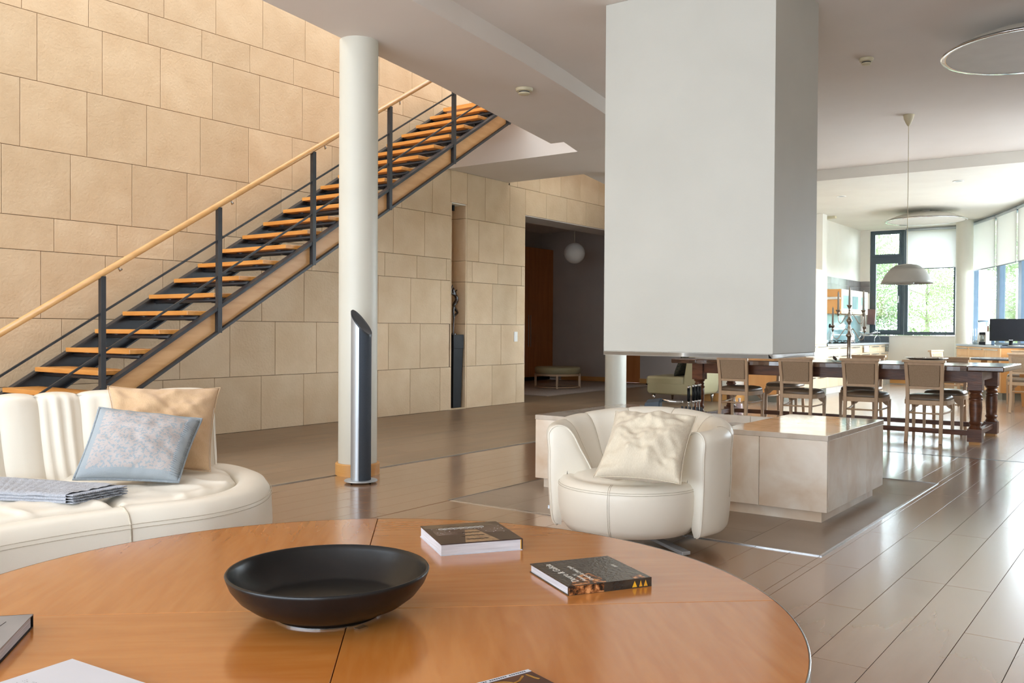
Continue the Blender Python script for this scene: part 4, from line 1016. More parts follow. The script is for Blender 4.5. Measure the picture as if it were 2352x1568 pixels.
# folded knitted throw
c_far, c_near = onz(288, 1121, .44), onz(163, 1150, .43)
c_l1, c_l2 = onz(-60, 1098, .44), onz(-60, 1140, .43)
for v_ in (c_far, c_near, c_l1, c_l2): v_.z = 0
tt = thing('throw_blanket', 'folded pale blue-grey cable-knit throw lying on the sofa seat', 'blanket', (c_near.x, c_near.y, 0.415))
base = Vector((c_near.x, c_near.y, 0))
def thr(u, v):   # u: from left (0) to the fringed end (1); v: near (0) to far (1)
    a = c_l2.lerp(c_near, u); b = c_l1.lerp(c_far, u); p = a.lerp(b, v)-base; return p
for lay in range(3):
    z0 = lay*0.0125
    def fn(u, v, z0=z0, lay=lay):
        s = v
        # section: bottom far -> near rolled edge -> top far
        if s < 0.46: vv = 1-s/0.46; z = 0.0
        elif s < 0.54: k = (s-0.46)/0.08; vv = -0.02*math.sin(k*PI); z = 0.013*k
        else: vv = (s-0.54)/0.46; z = 0.013
        p = thr(u*0.95, vv*0.98+0.01)
        wave = 0.003*math.sin(u*40+lay)*(1 if lay == 2 else .3)
        cable = 0
        if lay == 2 and z > 0.01: cable = 0.004*abs(math.sin(u*46))*abs(math.sin(vv*16))
        nz = mnoise.noise(Vector((u*5, vv*4, lay)))*0.005
        return Vector((p.x, p.y, z0+z+cable+nz*(lay*0.5)+0.002))
    q = MB(); q.grid(fn, 110, 60); q.build('folded_layer', M['throw'], tt, smooth=True)
q = MB()                                      # ribbed, crimped end
for lay in range(4):
    z0 = 0.004+lay*0.0105
    q.grid(lambda u, v, z0=z0, lay=lay: thr(0.90+0.115*v+0.004*math.sin(u*31+lay*2), u)+Vector((0, 0, z0+0.0028*math.sin(u*230+lay)*(0.2+v))), 300, 4)
q.build('ribbed_end', M['throw'], tt, smooth=True)
# ================================================================ SPEAKER
sx = onz(829, 1109)
sk = thing('floor_speaker', 'slim silver and dark floor speaker with slanted top beside the cream column', 'speaker', (4.684, 4.805, 0), math.atan2(-4.805, -4.684))
rS = 0.0735; zt_hi, zt_lo = 1.262, 1.075
# local x = towards the camera; cut plane slopes down towards image right (local +y is image right? resolved below)
def spk_shell(a0, a1, name, m, r=rS):
    q = MB(); n = 40
    def top(a): 
        y = math.sin(a); x = math.cos(a)
        return (zt_hi+zt_lo)/2 - (zt_hi-zt_lo)/2*(0.80*y+0.45*x)*1.05
    q.grid(lambda u, v: (r*math.cos(a0+(a1-a0)*u), r*math.sin(a0+(a1-a0)*u), 0.022+(top(a0+(a1-a0)*u)-0.022)*v), n, 1)
    return q.build(name, m, sk, auto=True), top
s1, topf = spk_shell(math.radians(-13), math.radians(160), 'speaker_front', M['speaker'])
s2, _ = spk_shell(math.radians(160), math.radians(347), 'aluminium_back', M['alu'], rS+0.001)
q = MB(); n = 48
def ringp(dz, r): return [(r*math.cos(2*PI*k/n), r*math.sin(2*PI*k/n), topf(2*PI*k/n)*1.0+dz) for k in range(n)]
q.add(ringp(-0.012, rS+0.003)+ringp(0.004, rS+0.003)+ringp(0.006, rS-0.002), [(k, (k+1) % n, n+(k+1) % n, n+k) for k in range(n)]+[(n+k, n+(k+1) % n, 2*n+(k+1) % n, 2*n+k) for k in range(n)]+[tuple(2*n+k for k in range(n))])
q.build('slanted_cap', M['cap'], sk, auto=True)
q = MB(); q.box(-0.0012, 0.0012, -0.008, 0.008, -0.0005, 0.0005)
q = MB(); q.lathe([(0.001, 0.012), (0.118, 0.012), (0.122, 0.016), (0.118, 0.022), (0.001, 0.024)], 56); q.build('base_plate', M['alu'], sk, auto=True)
for k in range(4):
    a = PI/4+k*PI/2; q = MB(); q.lathe([(0.001, 0.0), (0.004, 0.001), (0.010, 0.012), (0.001, 0.012)], 12, c=(0.095*math.cos(a), 0.095*math.sin(a), 0)); q.build('foot', M['black'], sk)

# ================================================================ NICHE : plinth, sculpture, spot, switch
pl = thing('pedestal', 'tall narrow black pedestal standing in the wall niche', 'pedestal', (9.86, 8.285, 0.018))
q = MB(); w0, w1 = 0.085, 0.105; z1 = 0.835
q.add([(-w0, -w0, 0), (w0, -w0, 0), (w0, w0, 0), (-w0, w0, 0), (-w1, -w1, z1), (w1, -w1, z1), (w1, w1, z1), (-w1, w1, z1)], [(0, 3, 2, 1), (4, 5, 6, 7), (0, 1, 5, 4), (1, 2, 6, 5), (2, 3, 7, 6), (3, 0, 4, 7)])
q.build('shaft', M['black'], pl, bevel=0.003)
MB().box(-0.112, 0.112, -0.112, 0.112, z1, 1.032).build('head_block', M['black'], pl, bevel=0.004)
sc = thing('sculpture', 'dark slender carved figure sculpture on the black pedestal in the niche', 'sculpture', (9.87, 8.285, 1.052))
def skin(name, pts, edges, m, parent, rad, sub=2):
    me = bpy.data.meshes.new(name); me.from_pydata(pts, edges, []); me.materials.append(m)
    o = bpy.data.objects.new(name, me); col.objects.link(o); o.parent = parent
    sk_ = o.modifiers.new('skin', 'SKIN'); o.modifiers.new('s', 'SUBSURF').render_levels = sub; o.modifiers['s'].levels = sub
    for i, r in enumerate(rad): me.skin_vertices[0].data[i].radius = (r, r)
    me.skin_vertices[0].data[0].use_root = True
    sk_.use_smooth_shade = True
    return o
# slender stem rising into a bent figure with arms over the head
P_ = [(0, 0, 0), (0.005, 0, 0.20), (0.015, 0, 0.33), (0.10, 0, 0.40), (0.0, 0, 0.52), (0.03, 0, 0.56), (0.075, 0, 0.62), (0.070, 0, 0.69), (0.02, 0, 0.74), (-0.01, 0, 0.80), (0.01, 0, 0.85), (-0.045, 0, 0.74), (-0.055, 0, 0.82), (-0.015, 0, 0.90), (0.06, 0, 0.80), (0.085, 0, 0.815)]
E_ = [(0, 1), (1, 2), (2, 3), (3, 4), (4, 5), (5, 6), (6, 7), (7, 8), (8, 9), (9, 10), (8, 11), (11, 12), (12, 13), (8, 14), (14, 15)]
Rr = [0.014, 0.013, 0.018, 0.022, 0.028, 0.038, 0.034, 0.032, 0.026, 0.026, 0.022, 0.016, 0.016, 0.012, 0.013, 0.010]
P_ = [(x, y, z*0.78) for x, y, z in P_]
skin('figure', P_, E_, M['bronze'], sc, [r*0.8 for r in Rr])
skin('figure_leg', [(0.01, 0.0, 0.235), (0.0, 0.0, 0.33), (0.012, 0.0, 0.41)], [(0, 1), (1, 2)], M['bronze'], sc, [0.014, 0.016, 0.02])
MB().lathe([(0.001, 0), (0.05, 0), (0.05, 0.012), (0.012, 0.02), (0.012, 0.03), (0.001, 0.03)], 24).build('foot_disc', M['bronze'], sc, auto=True)
sp_ = thing('spotlight', 'small black spotlight at the top of the wall niche', 'spotlight', (9.86, 8.30, 2.88))
q = MB(); q.cyl((0, 0, -0.075), (0, 0, 0.0), 0.03, 20); q.build('housing', M['black'], sp_, auto=True)
sw = thing('light_switch', 'small white light switch on the stone wall left of the wide opening', 'light switch', (11.20, WY-0.001, 1.02))
MB().box(-0.042, 0.042, -0.010, 0.001, -0.075, 0.075).build('plate', M['whitep'], sw, bevel=0.002)
MB().box(-0.03, 0.03, -0.014, -0.010, -0.06, -0.002).build('rocker', M['whitep'], sw, bevel=0.002); MB().box(-0.03, 0.03, -0.014, -0.010, 0.002, 0.06).build('rocker', M['whitep'], sw, bevel=0.002)

# ================================================================ CEILING FITTINGS
def detector(x, y, z, label, r=0.083):
    t = thing('smoke_detector', label, 'smoke detector', (x, y, z))
    MB().lathe([(0.001, 0), (r*0.93, 0), (r, -0.004), (r*0.9, -0.026), (r*0.72, -0.032), (0.001, -0.032)], 36).build('base', M['cream'], t, auto=True)
    MB().lathe([(0.001, -0.032), (r*0.60, -0.032), (r*0.60, -0.042), (0.001, -0.042)], 36).build('vent', M['ink'], t, auto=True)
    MB().lathe([(r*0.66, -0.042), (r*0.63, -0.052), (r*0.50, -0.058), (0.001, -0.058)], 36).build('sensor_cap', M['cream'], t, auto=True)
    p_ = onz(1, 1)
p_ = onz(1204, 203, SOF); detector(p_.x, p_.y, SOF, 'round cream smoke detector under the curved ceiling beam left of the hood')
p_ = onz(1990, 134, CEI); detector(p_.x, p_.y, CEI, 'round white smoke detector on the ceiling right of the hood', 0.062)
def disc_lamp(x, y, zc, drop, r, label):
    t = thing('ceiling_lamp', label, 'ceiling lamp', (x, y, zc)); z = -drop
    MB().lathe([(0.07, 0.0), (0.075, -0.012)]+[(r*f_, z+(drop-0.025)*(1-f_**2.1)**0.95) for f_ in (0.14, 0.25, 0.38, 0.5, 0.62, 0.74, 0.85, 0.93, 0.965)], 72).build('reflector_dome', M['lampw'], t, smooth=True)
    MB().lathe([(r*0.94, z+0.010), (r, z+0.002), (r*1.002, z-0.004), (r*0.985, z-0.009), (r*0.94, z-0.006)], 96).build('metal_rim', M['lamprim'], t, smooth=True)
    MB().lathe([(r*0.945, z-0.004), (r*0.6, z-0.003), (0.001, z-0.002)], 72).build('diffuser', M['lampdisc'], t, smooth=True)
disc_lamp(8.035, 0.928, CEI, 0.20, 0.646, 'large saucer-shaped ceiling lamp with metal rim, cut off by the top right corner')
disc_lamp(17.76, 3.72, SOF, 0.19, 0.69, 'saucer-shaped ceiling lamp over the kitchen floor in front of the windows')
def downlight(px, py, label):
    p_ = onz(px, py, SOF); t = thing('downlight', label, 'downlight', (p_.x, p_.y, SOF+0.003))
    MB().lathe([(0.045, 0.0), (0.075, 0.0), (0.078, -0.003), (0.072, -0.008), (0.046, -0.005), (0.045, 0.0)], 32).build('ring', M['whitep'], t, smooth=True)
    MB().lathe([(0.001, -0.001), (0.045, -0.001), (0.045, -0.004), (0.001, -0.004)], 24).build('lens', M['alu'], t, auto=True)
downlight(1932, 451, 'small recessed downlight in the kitchen ceiling next to the hood')
downlight(2201, 416, 'small recessed downlight in the kitchen ceiling above the bay windows')
p_ = onz(1909, 497, SOF); t = thing('ceiling_sensor', 'small flat white box on the kitchen ceiling beside the extractor shaft', 'sensor', (p_.x, p_.y, SOF+0.003))
MB().box(-0.05, 0.05, -0.09, 0.09, -0.045, 0).build('casing', M['cream'], t, bevel=0.004)
pd = thing('pendant_lamp', 'grey-white dome pendant lamp hanging over the long dining table', 'pendant lamp', (10.58, 2.40, CEI))
zc = 3.5
MB().lathe([(0.001, -0.125), (0.012, -0.122), (0.030, -0.09), (0.050, -0.045), (0.058, -0.008), (0.058, 0.0), (0.001, 0)], 32).build('ceiling_cup', M['cream'], pd, smooth=True)
MB().cyl((0, 0, -0.12), (0, 0, 1.87-zc), 0.0035, 8).build('cord', M['cream'], pd)
q = MB(); zb = 1.655-zc; rr = 0.268
q.lathe([(0.001, zb+0.215), (0.045, zb+0.214), (0.09, zb+0.205), (0.130, zb+0.188), (0.168, zb+0.158)], 56); q.build('upper_shade', M['shade'], pd, smooth=True)
q = MB(); q.lathe([(0.165, zb+0.160), (0.172, zb+0.158), (0.20, zb+0.128), (0.232, zb+0.080), (0.255, zb+0.035), (rr, 0+zb), (rr-0.004, zb), (0.25, zb+0.035), (0.227, zb+0.078), (0.19, zb+0.125)], 72); q.build('lower_shade', M['shade'], pd, smooth=True)
for j in range(4):
    q = MB(); r0 = 0.112+j*0.017; z0 = zb+0.200-j*0.011; q.lathe([(r0, z0), (r0+0.009, z0-0.002), (r0+0.009, z0+0.001), (r0, z0+0.003)], 48); q.build('louvre_ring', M['shade'], pd, smooth=True)
MB().lathe([(0.001, zb-0.012), (0.06, zb-0.012), (0.075, zb+0.0), (0.075, zb+0.10), (0.001, zb+0.12)], 36).build('inner_cup', M['shade'], pd, smooth=True)
gl = thing('globe_pendant', 'white paper globe lamp hanging in the dark hall behind the opening', 'pendant lamp', (14.35, 9.10, 3.35))
MB().cyl((0, 0, 0), (0, 0, -0.62), 0.003, 6).build('cord', M['cream'], gl)
q = MB(); q.lathe([(0.001+0.195*math.sin(PI*k/24), -0.79+0.195*math.cos(PI*k/24)) for k in range(25)], 40); q.build('globe', M['lampdisc'], gl, smooth=True)

# ================================================================ HALL THINGS
wr = thing('wardrobe', 'tall wooden built-in wardrobe in the dark hall behind the opening', 'wardrobe', (14.4, 11.55, 0))
q = MB(); q.box(-2.9, 2.88, 0.0, 0.30, 0.08, 2.95); q.build('carcass', M['wardrobe'], wr)
q = MB(); q.box(-2.9, 2.85, 0.04, 0.30, 0, 0.08); q.build('plinth', M['black'], wr)
for k in range(6):
    a = -2.9+k*0.963; o = MB().box(a+0.003, a+0.96, -0.022, 0, 0.085, 2.945).build('door', M['wardrobe'], wr, bevel=0.002)
    q = MB(); x = a+(0.92 if k % 2 == 0 else 0.04); q.cyl((x, -0.05, 0.75), (x, -0.05, 1.45), 0.008, 8); q.box(x-0.004, x+0.004, -0.05, -0.02, 0.80, 0.81); q.box(x-0.004, x+0.004, -0.05, -0.02, 1.39, 1.40); q.build('handle', M['steel'], o)
ru = thing('rug', 'pale grey woven rug on the hall floor under the round ottoman', 'rug', (14.6, 9.55, 0))
r0, r1, r2 = onz(1275, 911), onz(1400, 893), onz(1205, 905)
q = MB(); nx = 90
def rg_f(u, v): 
    p = Vector((12.75-14.6+3.85*u, 8.62-9.55+2.1*v, 0.010+0.003*math.sin(u*300)*math.sin(v*160))); return p
q.grid(rg_f, 90, 46); q.build('pile', M['rug'], ru); MB().box(-1.85, 2.0, -0.93, 1.17, 0.0, 0.008).build('backing', M['rug'], ru)
ot = thing('ottoman', 'round beige leather ottoman on a light wooden frame in the hall', 'ottoman', (14.65, 9.66, 0.012))
MB().lathe([(0.001, 0.275), (0.42, 0.275), (0.44, 0.29), (0.445, 0.36), (0.435, 0.395), (0.40, 0.405), (0.001, 0.408)], 56).build('seat_pad', M['leather2'], ot, smooth=True)
MB().lathe([(0.38, 0.235), (0.43, 0.235), (0.43, 0.274), (0.38, 0.274), (0.38, 0.235)], 48).build('upper_ring', M['chairw'], ot, auto=True)
MB().lathe([(0.385, 0.012), (0.43, 0.012), (0.43, 0.032), (0.385, 0.032), (0.385, 0.012)], 48).build('lower_ring', M['chairw'], ot, auto=True)
for k in range(4):
    a = math.radians(-58)+k*PI/2; q = MB(); q.box(-0.022, 0.022, -0.018, 0.018, 0, 0.27); o = q.build('leg', M['chairw'], ot, bevel=0.003); o.location = (0.425*math.cos(a), 0.425*math.sin(a), 0); o.rotation_euler.z = a
# sage armchair seen from the side
sa = thing('armchair', 'sage-green leather armchair seen from the side beyond the hearth, with a dark cushion', 'armchair', (13.15, 6.31, 0), 0)
# faces +Y; depth along Y
q = MB(); prof_ = [(0.38, 0.36), (0.42, 0.30), (0.42, 0.20), (0.38, 0.15), (-0.40, 0.15), (-0.44, 0.2), (-0.46, 0.5), (-0.46, 0.80), (-0.40, 0.84), (-0.30, 0.84), (-0.26, 0.78), (-0.20, 0.36)]
def yz_prism(q, prof_, x0, x1):
    n = len(prof_); q.add([(x0, y, z) for y, z in prof_]+[(x1, y, z) for y, z in prof_], [tuple(range(n-1, -1, -1)), tuple(range(n, 2*n))]+[(i, (i+1) % n, n+(i+1) % n, n+i) for i in range(n)])
yz_prism(q, prof_, -0.40, 0.40); o = q.build('body', M['leather2'], sa, bevel=0.035, seg=4)
q = MB(); yz_prism(q, [(-0.22, 0.30), (0.44, 0.30), (0.44, 0.47), (-0.22, 0.47)], -0.40, 0.40); q.build('seat_cushion', M['leather2'], sa, bevel=0.05, seg=4)
q = MB(); yz_prism(q, [(-0.28, 0.76), (-0.50, 0.80), (-0.50, 0.86), (-0.30, 0.90)], -0.39, 0.39); q.build('back_roll', M['leather2'], sa, bevel=0.03, seg=3)
for x in (-0.33, 0.33):
    for y in (-0.36, 0.33):
        MB().lathe([(0.001, 0), (0.012, 0), (0.026, 0.10), (0.028, 0.16), (0.001, 0.16)], 14, c=(x, y, 0)).build('leg', M['chrome'], sa, smooth=True)
for c_ in sa.children: pass
sa.scale = (1, 1, 0.88)
cu = thing('cushion', 'dark mottled cushion on the sage-green armchair', 'cushion', (13.15, 6.23, 0.415))
M['darkc'] = mat('dark_pattern', srgb(58, 58, 50), 0.9, c2=srgb(88, 84, 68), scale=40)
q = MB(); q.grid(lambda u, v: (0.24*(2*u-1)*(1-0.06*(2*v-1)**2), 0.11-0.16*v+0.0+0.055*math.sqrt(max(0, (1-(2*u-1)**4)*(1-(2*v-1)**4))), 0.36*v), 20, 20)
q.grid(lambda u, v: (0.24*(2*u-1)*(1-0.06*(2*v-1)**2), 0.11-0.16*v-0.055*math.sqrt(max(0, (1-(2*u-1)**4)*(1-(2*v-1)**4))), 0.36*v), 20, 20); q.build('cover', M['darkc'], cu, smooth=True)
for k, (px, py) in enumerate([(1499, 884), (1508, 882)]):
    p_ = onz(px, py); t = thing('shoe', ['black flat shoe on the hall floor near the sage armchair, the outer one', 'black flat shoe on the hall floor near the sage armchair, the one against it'][k], 'shoe', (p_.x, p_.y, 0), 1.9+0.3*k, 'shoes on the hall floor')
    q = MB(); q.grid(lambda u, v: ((u-0.5)*0.27, (0.045-0.012*math.cos(u*6.3))*math.cos(v*PI)*(math.sin(PI*min(1, max(0.02, u)))**0.4), 0.008+(0.055-0.03*u)*math.sin(v*PI)), 16, 10); q.build('upper', M['black'], t, smooth=True)
    q = MB(); q.prism([((u-0.5)*0.28, s_*0.047*(math.sin(PI*min(0.99, max(0.02, u)))**0.4)) for s_, us in ((1, range(0, 13)), (-1, range(12, -1, -1))) for u in [i/12 for i in us]], 0, 0.009); q.build('sole', M['black'], t)
so_ = thing('wall_socket', 'white square wall socket low on the kitchen pier', 'socket', (13.599, 5.84, 0.25))
MB().box(-0.010, 0, -0.05, 0.05, -0.05, 0.05).build('plate', M['whitep'], so_, bevel=0.002)
MB().box(-0.013, -0.010, -0.03, 0.03, -0.03, 0.03).build('rocker', M['whitep'], so_, bevel=0.001)

# ================================================================ FIRE TOOLS on the back ledge of the hearth
tb = onz(1535, 921, 0.56)
TBX, TBY = 6.47, 2.98
ft = thing('fire_tool_stand', 'dark fire tool holder with a polished steel bar on the back ledge of the hearth', 'fire tool stand', (TBX, TBY, 0.433))
pA, pB = onx(1507, 918, TBX), onx(1568, 923.5, TBX)
MB().tube([(0, pA.y-TBY, pA.z-0.433), (0, pB.y-TBY, pB.z-0.433)], 0.011, 14).build('steel_bar', M['chrome'], ft, smooth=True)
q = MB()
y0 = onx(1483, 900, TBX).y-TBY; y1 = onx(1522, 900, TBX).y-TBY
q.add([(-0.06, y0, 0.0), (-0.06, y1, 0.0), (-0.06, y1, 0.135), (-0.06, y0-0.02, 0.115), (0.0, y0, 0.0), (0, y1, 0), (0, y1, 0.165), (0, y0-0.02, 0.145)], [(0, 1, 2, 3), (4, 7, 6, 5), (0, 4, 5, 1), (1, 5, 6, 2), (2, 6, 7, 3), (3, 7, 4, 0)])
q.build('side_plate', mat('slate_plate', srgb(70, 82, 94), 0.5, c2=srgb(62, 74, 86), scale=9), ft, bevel=0.01)
yR0 = onx(1567, 930, TBX).y-TBY; yR1 = onx(1611, 930, TBX).y-TBY
q = MB()
for k in range(6):
    y = yR0+(yR1-yR0)*k/5; q.tube([(0.0, y, 0.0), (0, y, 0.105)], 0.010, 8)
q.box(-0.012, 0.012, yR1, yR0, 0, 0.02); q.build('rack', M['char'], ft, smooth=False)
tools = [(1579, 0.36, 'leftmost'), (1590, 0.37, 'second'), (1597, 0.375, 'third'), (1604, 0.38, 'rightmost')]
for px, zh, wd in tools:
    p_ = onx(px, 900, TBX)
    t = thing('fire_tool', {'leftmost': 'black-handled fire tool, leftmost of the four in the rack', 'second': 'black-handled fire tool, second from the left in the rack', 'third': 'black-handled fire tool, third from the left in the rack', 'rightmost': 'black-handled fire tool, rightmost of the four, against the table leg'}[wd], 'fire tool', (TBX+0.022, p_.y, 0.455), 0, 'fire tools in the rack')
    h0 = zh-0.17
    MB().cyl((0, 0, 0), (0, 0, h0-0.09), 0.004, 10).build('rod', M['steel'], t, smooth=True)
    MB().cyl((0, 0, h0-0.07), (0, 0, h0+0.035), 0.0115, 14).build('grip', M['black'], t, smooth=True)
    MB().cyl((0, 0, h0-0.09), (0, 0, h0-0.068), 0.0105, 14).build('ferrule', M['chrome'], t, smooth=True); MB().cyl((0, 0, h0+0.033), (0, 0, h0+0.052), 0.012, 14).build('end_cap', M['chrome'], t, smooth=True)

# ================================================================ DINING TABLE
DX0, DX1, DY0, DY1, DZ = 9.97, 11.19, 1.36, 4.93, 0.790
dt = thing('dining_table', 'long dark oak refectory table with turned legs behind the hearth', 'dining table', ((DX0+DX1)/2, (DY0+DY1)/2, 0))
def D(x, y, z): return (x-(DX0+DX1)/2, y-(DY0+DY1)/2, z)
rg = random.Random(2); xs = [DX0, DX0+0.30, DX0+0.61, DX0+0.92, DX1]
for i in range(4):
    q = MB(); ny = 46
    a, e = xs[i]+0.0008, xs[i+1]-0.0008; ya, ye = DY0+0.33, DY1-0.33
    def edge(side, v):
        if (i == 0 and side == 0) or (i == 3 and side == 1): return 0.006*math.sin(v*23+side)+0.004*math.sin(v*61)
        return 0
    vs = []; fs = []
    for k in range(ny+1):
        v = k/ny; y = ya+(ye-ya)*v
        x0_, x1_ = a+edge(0, v), e+edge(1, v)
        vs += [D(x0_+0.012, y, DZ), D(x1_-0.006, y, DZ), D(x1_, y, DZ-0.010), D(x1_, y, DZ-0.052), D(x0_, y, DZ-0.052), D(x0_, y, DZ-0.010)]
    for k in range(ny):
        for j in range(6): fs.append((k*6+j, k*6+(j+1) % 6, (k+1)*6+(j+1) % 6, (k+1)*6+j))
    fs += [(5, 4, 3, 2, 1, 0), tuple(ny*6+j for j in range(6))]
    q.add(vs, fs); q.build('top_plank', M['oak_top'], dt)
for (ya, ye) in ((DY0, DY0+0.328), (DY1-0.328, DY1)):
    q = MB(); q.box(*[c for pr in zip(D(DX0-0.01, ya, DZ-0.055), D(DX1+0.01, ye, DZ)) for c in pr]); q.build('breadboard_end', M['oak_top'], dt, bevel=0.012)
LX, LY = (10.10, 11.06), (1.627, 4.62)
q = MB()
for x in LX: q.box(*[c for pr in zip(D(x-0.02, LY[0], 0.622), D(x+0.02, LY[1], DZ-0.054)) for c in pr])
for y in LY: q.box(*[c for pr in zip(D(LX[0], y-0.02, 0.63), D(LX[1], y+0.02, DZ-0.054)) for c in pr])
q.build('apron', M['oak'], dt, bevel=0.004)
legp = [(0.058, 0.155), (0.062, 0.165), (0.056, 0.175), (0.050, 0.19), (0.058, 0.205), (0.064, 0.215), (0.058, 0.225), (0.052, 0.235), (0.056, 0.30), (0.060, 0.37), (0.058, 0.42), (0.054, 0.438), (0.064, 0.448), (0.064, 0.458), (0.052, 0.468), (0.056, 0.485), (0.060, 0.495), (0.050, 0.505), (0.048, 0.515), (0.062, 0.527), (0.066, 0.535), (0.060, 0.545)]
for x in LX:
    for y in LY:
        q = MB(); b_ = 0.066
        q.box(-b_, b_, -b_, b_, 0.028, 0.156); q.box(-b_, b_, -b_, b_, 0.545, DZ-0.056); q.lathe(legp, 28)
        o = q.build('leg', M['oak'], dt, auto=True); o.location = D(x, y, 0)
        b2 = MB(); b2.box(-0.05, 0.05, -0.05, 0.05, 0, 0.028); o2 = b2.build('foot_pad', M['skirt'], o)
for x in LX: 
    q = MB(); q.box(*[c for pr in zip(D(x-0.03, LY[0]+0.06, 0.085), D(x+0.03, LY[1]-0.06, 0.135)) for c in pr]); q.build('stretcher', M['oak'], dt, bevel=0.006)
for y in LY:
    q = MB(); q.box(*[c for pr in zip(D(LX[0]+0.06, y-0.03, 0.085), D(LX[1]-0.06, y+0.03, 0.135)) for c in pr]); q.build('stretcher', M['oak'], dt, bevel=0.006)

# ================================================================ DINING CHAIRS (front towards +x local)
def make_chair(label, group):
    t = thing('dining_chair', label, 'chair', (0, 0, 0), 0, group)
    for s in (-1, 1):
        q = MB(); q.sweep([(0.40, s*0.188, 0.0), (0.40, s*0.19, 0.40)], rect(0.030, 0.034), up=(1, 0, 0), scales=[0.85, 1.15]); q.build('front_leg', M['chairw'], t, bevel=0.003)
        q = MB(); q.sweep([(-0.055, s*0.163, 0.0), (-0.018, s*0.160, 0.20), (0.0, s*0.160, 0.43), (-0.012, s*0.164, 0.62), (-0.045, s*0.172, 0.815)], rect(0.034, 0.030), up=(1, 0, 0)); q.build('rear_leg', M['chairw'], t, bevel=0.003)
    q = MB(); n = 28
    def so(k, r=1.0):
        a = 2*PI*k/n; c, s2 = math.cos(a), math.sin(a); p = 2/4.5
        return (0.20+0.225*r*abs(c)**p*(1 if c > 0 else -1), 0.215*r*abs(s2)**p*(1 if s2 > 0 else -1)*(1.0+0.05*c))
    q.prism([so(k) for k in range(n)], 0.385, 0.432); q.build('seat_frame', M['chairw'], t, bevel=0.004)
    q = MB(); lv = [(0.96, 0.432), (0.975, 0.445), (0.95, 0.463), (0.86, 0.477), (0.6, 0.486), (0.25, 0.489)]
    for r, z in lv: q.v += [Vector((*so(k, r), z)) for k in range(n)]
    for l in range(len(lv)-1):
        for k in range(n): q.f.append((l*n+k, l*n+(k+1) % n, (l+1)*n+(k+1) % n, (l+1)*n+k))
    q.f.append(tuple((len(lv)-1)*n+k for k in range(n))); q.build('seat', M['chairs'], t, smooth=True)
    q = MB(); q.sweep([(-0.052, -0.204, 0.828), (-0.052, 0.204, 0.828)], [(-0.028, -0.012), (0.028, -0.012), (0.034, 0.006), (0.030, 0.014), (-0.022, 0.014), (-0.026, 0.0)]); q.build('crest_rail', M['chairw'], t, bevel=0.002)
    q = MB(); q.box(-0.055, -0.03, -0.168, 0.168, 0.790, 0.816); q.build('top_rail', M['chairw'], t, bevel=0.002)
    q = MB(); q.box(-0.018, 0.008, -0.160, 0.160, 0.545, 0.572); q.build('lower_rail', M['chairw'], t, bevel=0.002)
    q = MB()
    q.add([(-0.020, -0.138, 0.572), (0.010, -0.138, 0.572), (0.010, 0.138, 0.572), (-0.020, 0.138, 0.572), (-0.055, -0.150, 0.790), (-0.022, -0.150, 0.790), (-0.022, 0.150, 0.790), (-0.055, 0.150, 0.790)],
          [(0, 3, 2, 1), (4, 5, 6, 7), (0, 1, 5, 4), (1, 2, 6, 5), (2, 3, 7, 6), (3, 0, 4, 7)]); q.build('back_panel', M['chairf'], t, bevel=0.006)
    # brackets and stretchers
    nn = 5; fcs = [tuple(range(nn)), tuple(range(2*nn-1, nn-1, -1))]+[(i, (i+1) % nn, nn+(i+1) % nn, nn+i) for i in range(nn)]
    for s in (-1, 1):
        pts = [(0.385, 0.386), (0.30, 0.386), (0.325, 0.365), (0.355, 0.335), (0.385, 0.325)]
        q = MB(); q.add([(x, s*0.178, z) for x, z in pts]+[(x, s*0.196, z) for x, z in pts], fcs); q.build('corner_bracket', M['chairw'], t)
        pts = [(s*0.178, 0.386), (s*0.09, 0.386), (s*0.12, 0.365), (s*0.15, 0.335), (s*0.178, 0.325)]
        q = MB(); q.add([(0.392, y, z) for y, z in pts]+[(0.408, y, z) for y, z in pts], fcs); q.build('corner_bracket', M['chairw'], t)
    q = MB()
    for s in (-1, 1): q.tube([(-0.008, s*0.160, 0.30), (0.12, s*0.162, 0.298), (0.26, s*0.178, 0.302), (0.40, s*0.19, 0.31)], 0.009, 8)
    q.tube([(-0.006, -0.16, 0.30), (-0.006, 0.16, 0.30)], 0.009, 8); q.build('stretcher', M['chairw'], t, smooth=True)
    for (x, y) in ((0.40, 0.188), (0.40, -0.188), (-0.055, 0.163), (-0.055, -0.163)):
        MB().cyl((x, y, -0.001), (x, y, 0.012), 0.012, 10).build('foot_cap', M['black'], t)
    return t
NEAR = 'chairs on the hearth side of the dining table'; FAR = 'chairs on the kitchen side of the dining table'
ch = make_chair('dining chair with its back to the hearth, rightmost of the near row', NEAR)
ch.location = (9.905, 2.065, 0)
for (x, y, rz, lb) in [(9.93, 2.700, 0.0, 'dining chair with its back to the hearth, second from the right in the near row'),
                       (9.95, 3.395, 0.02, 'dining chair with its back to the hearth, second from the left in the near row'),
                       (9.97, 4.135, -0.02, 'dining chair with its back to the hearth, leftmost of the near row')]:
    dup(ch, (x, y, 0), rz, lb, NEAR)
for (x, y, rz, lb) in [(11.27, 2.09, PI+0.03, 'dining chair facing the camera across the table, behind the rightmost near chair'),
                       (11.40, 3.03, PI, 'dining chair facing the camera across the table, behind the second chair from the right'),
                       (11.55, 4.02, PI+0.05, 'dining chair facing the camera across the table, between the left near chairs')]:
    dup(ch, (x, y, 0), rz, lb, FAR)
dup(ch, (14.42, 1.72, 0), 0.0, 'beech chair at the right edge, nearest side of the small round table', 'chairs round the small kitchen table')
dup(ch, (16.45, 1.95, 0), PI, 'sunlit beech chair beyond the small round table, right edge of the picture', 'chairs round the small kitchen table')
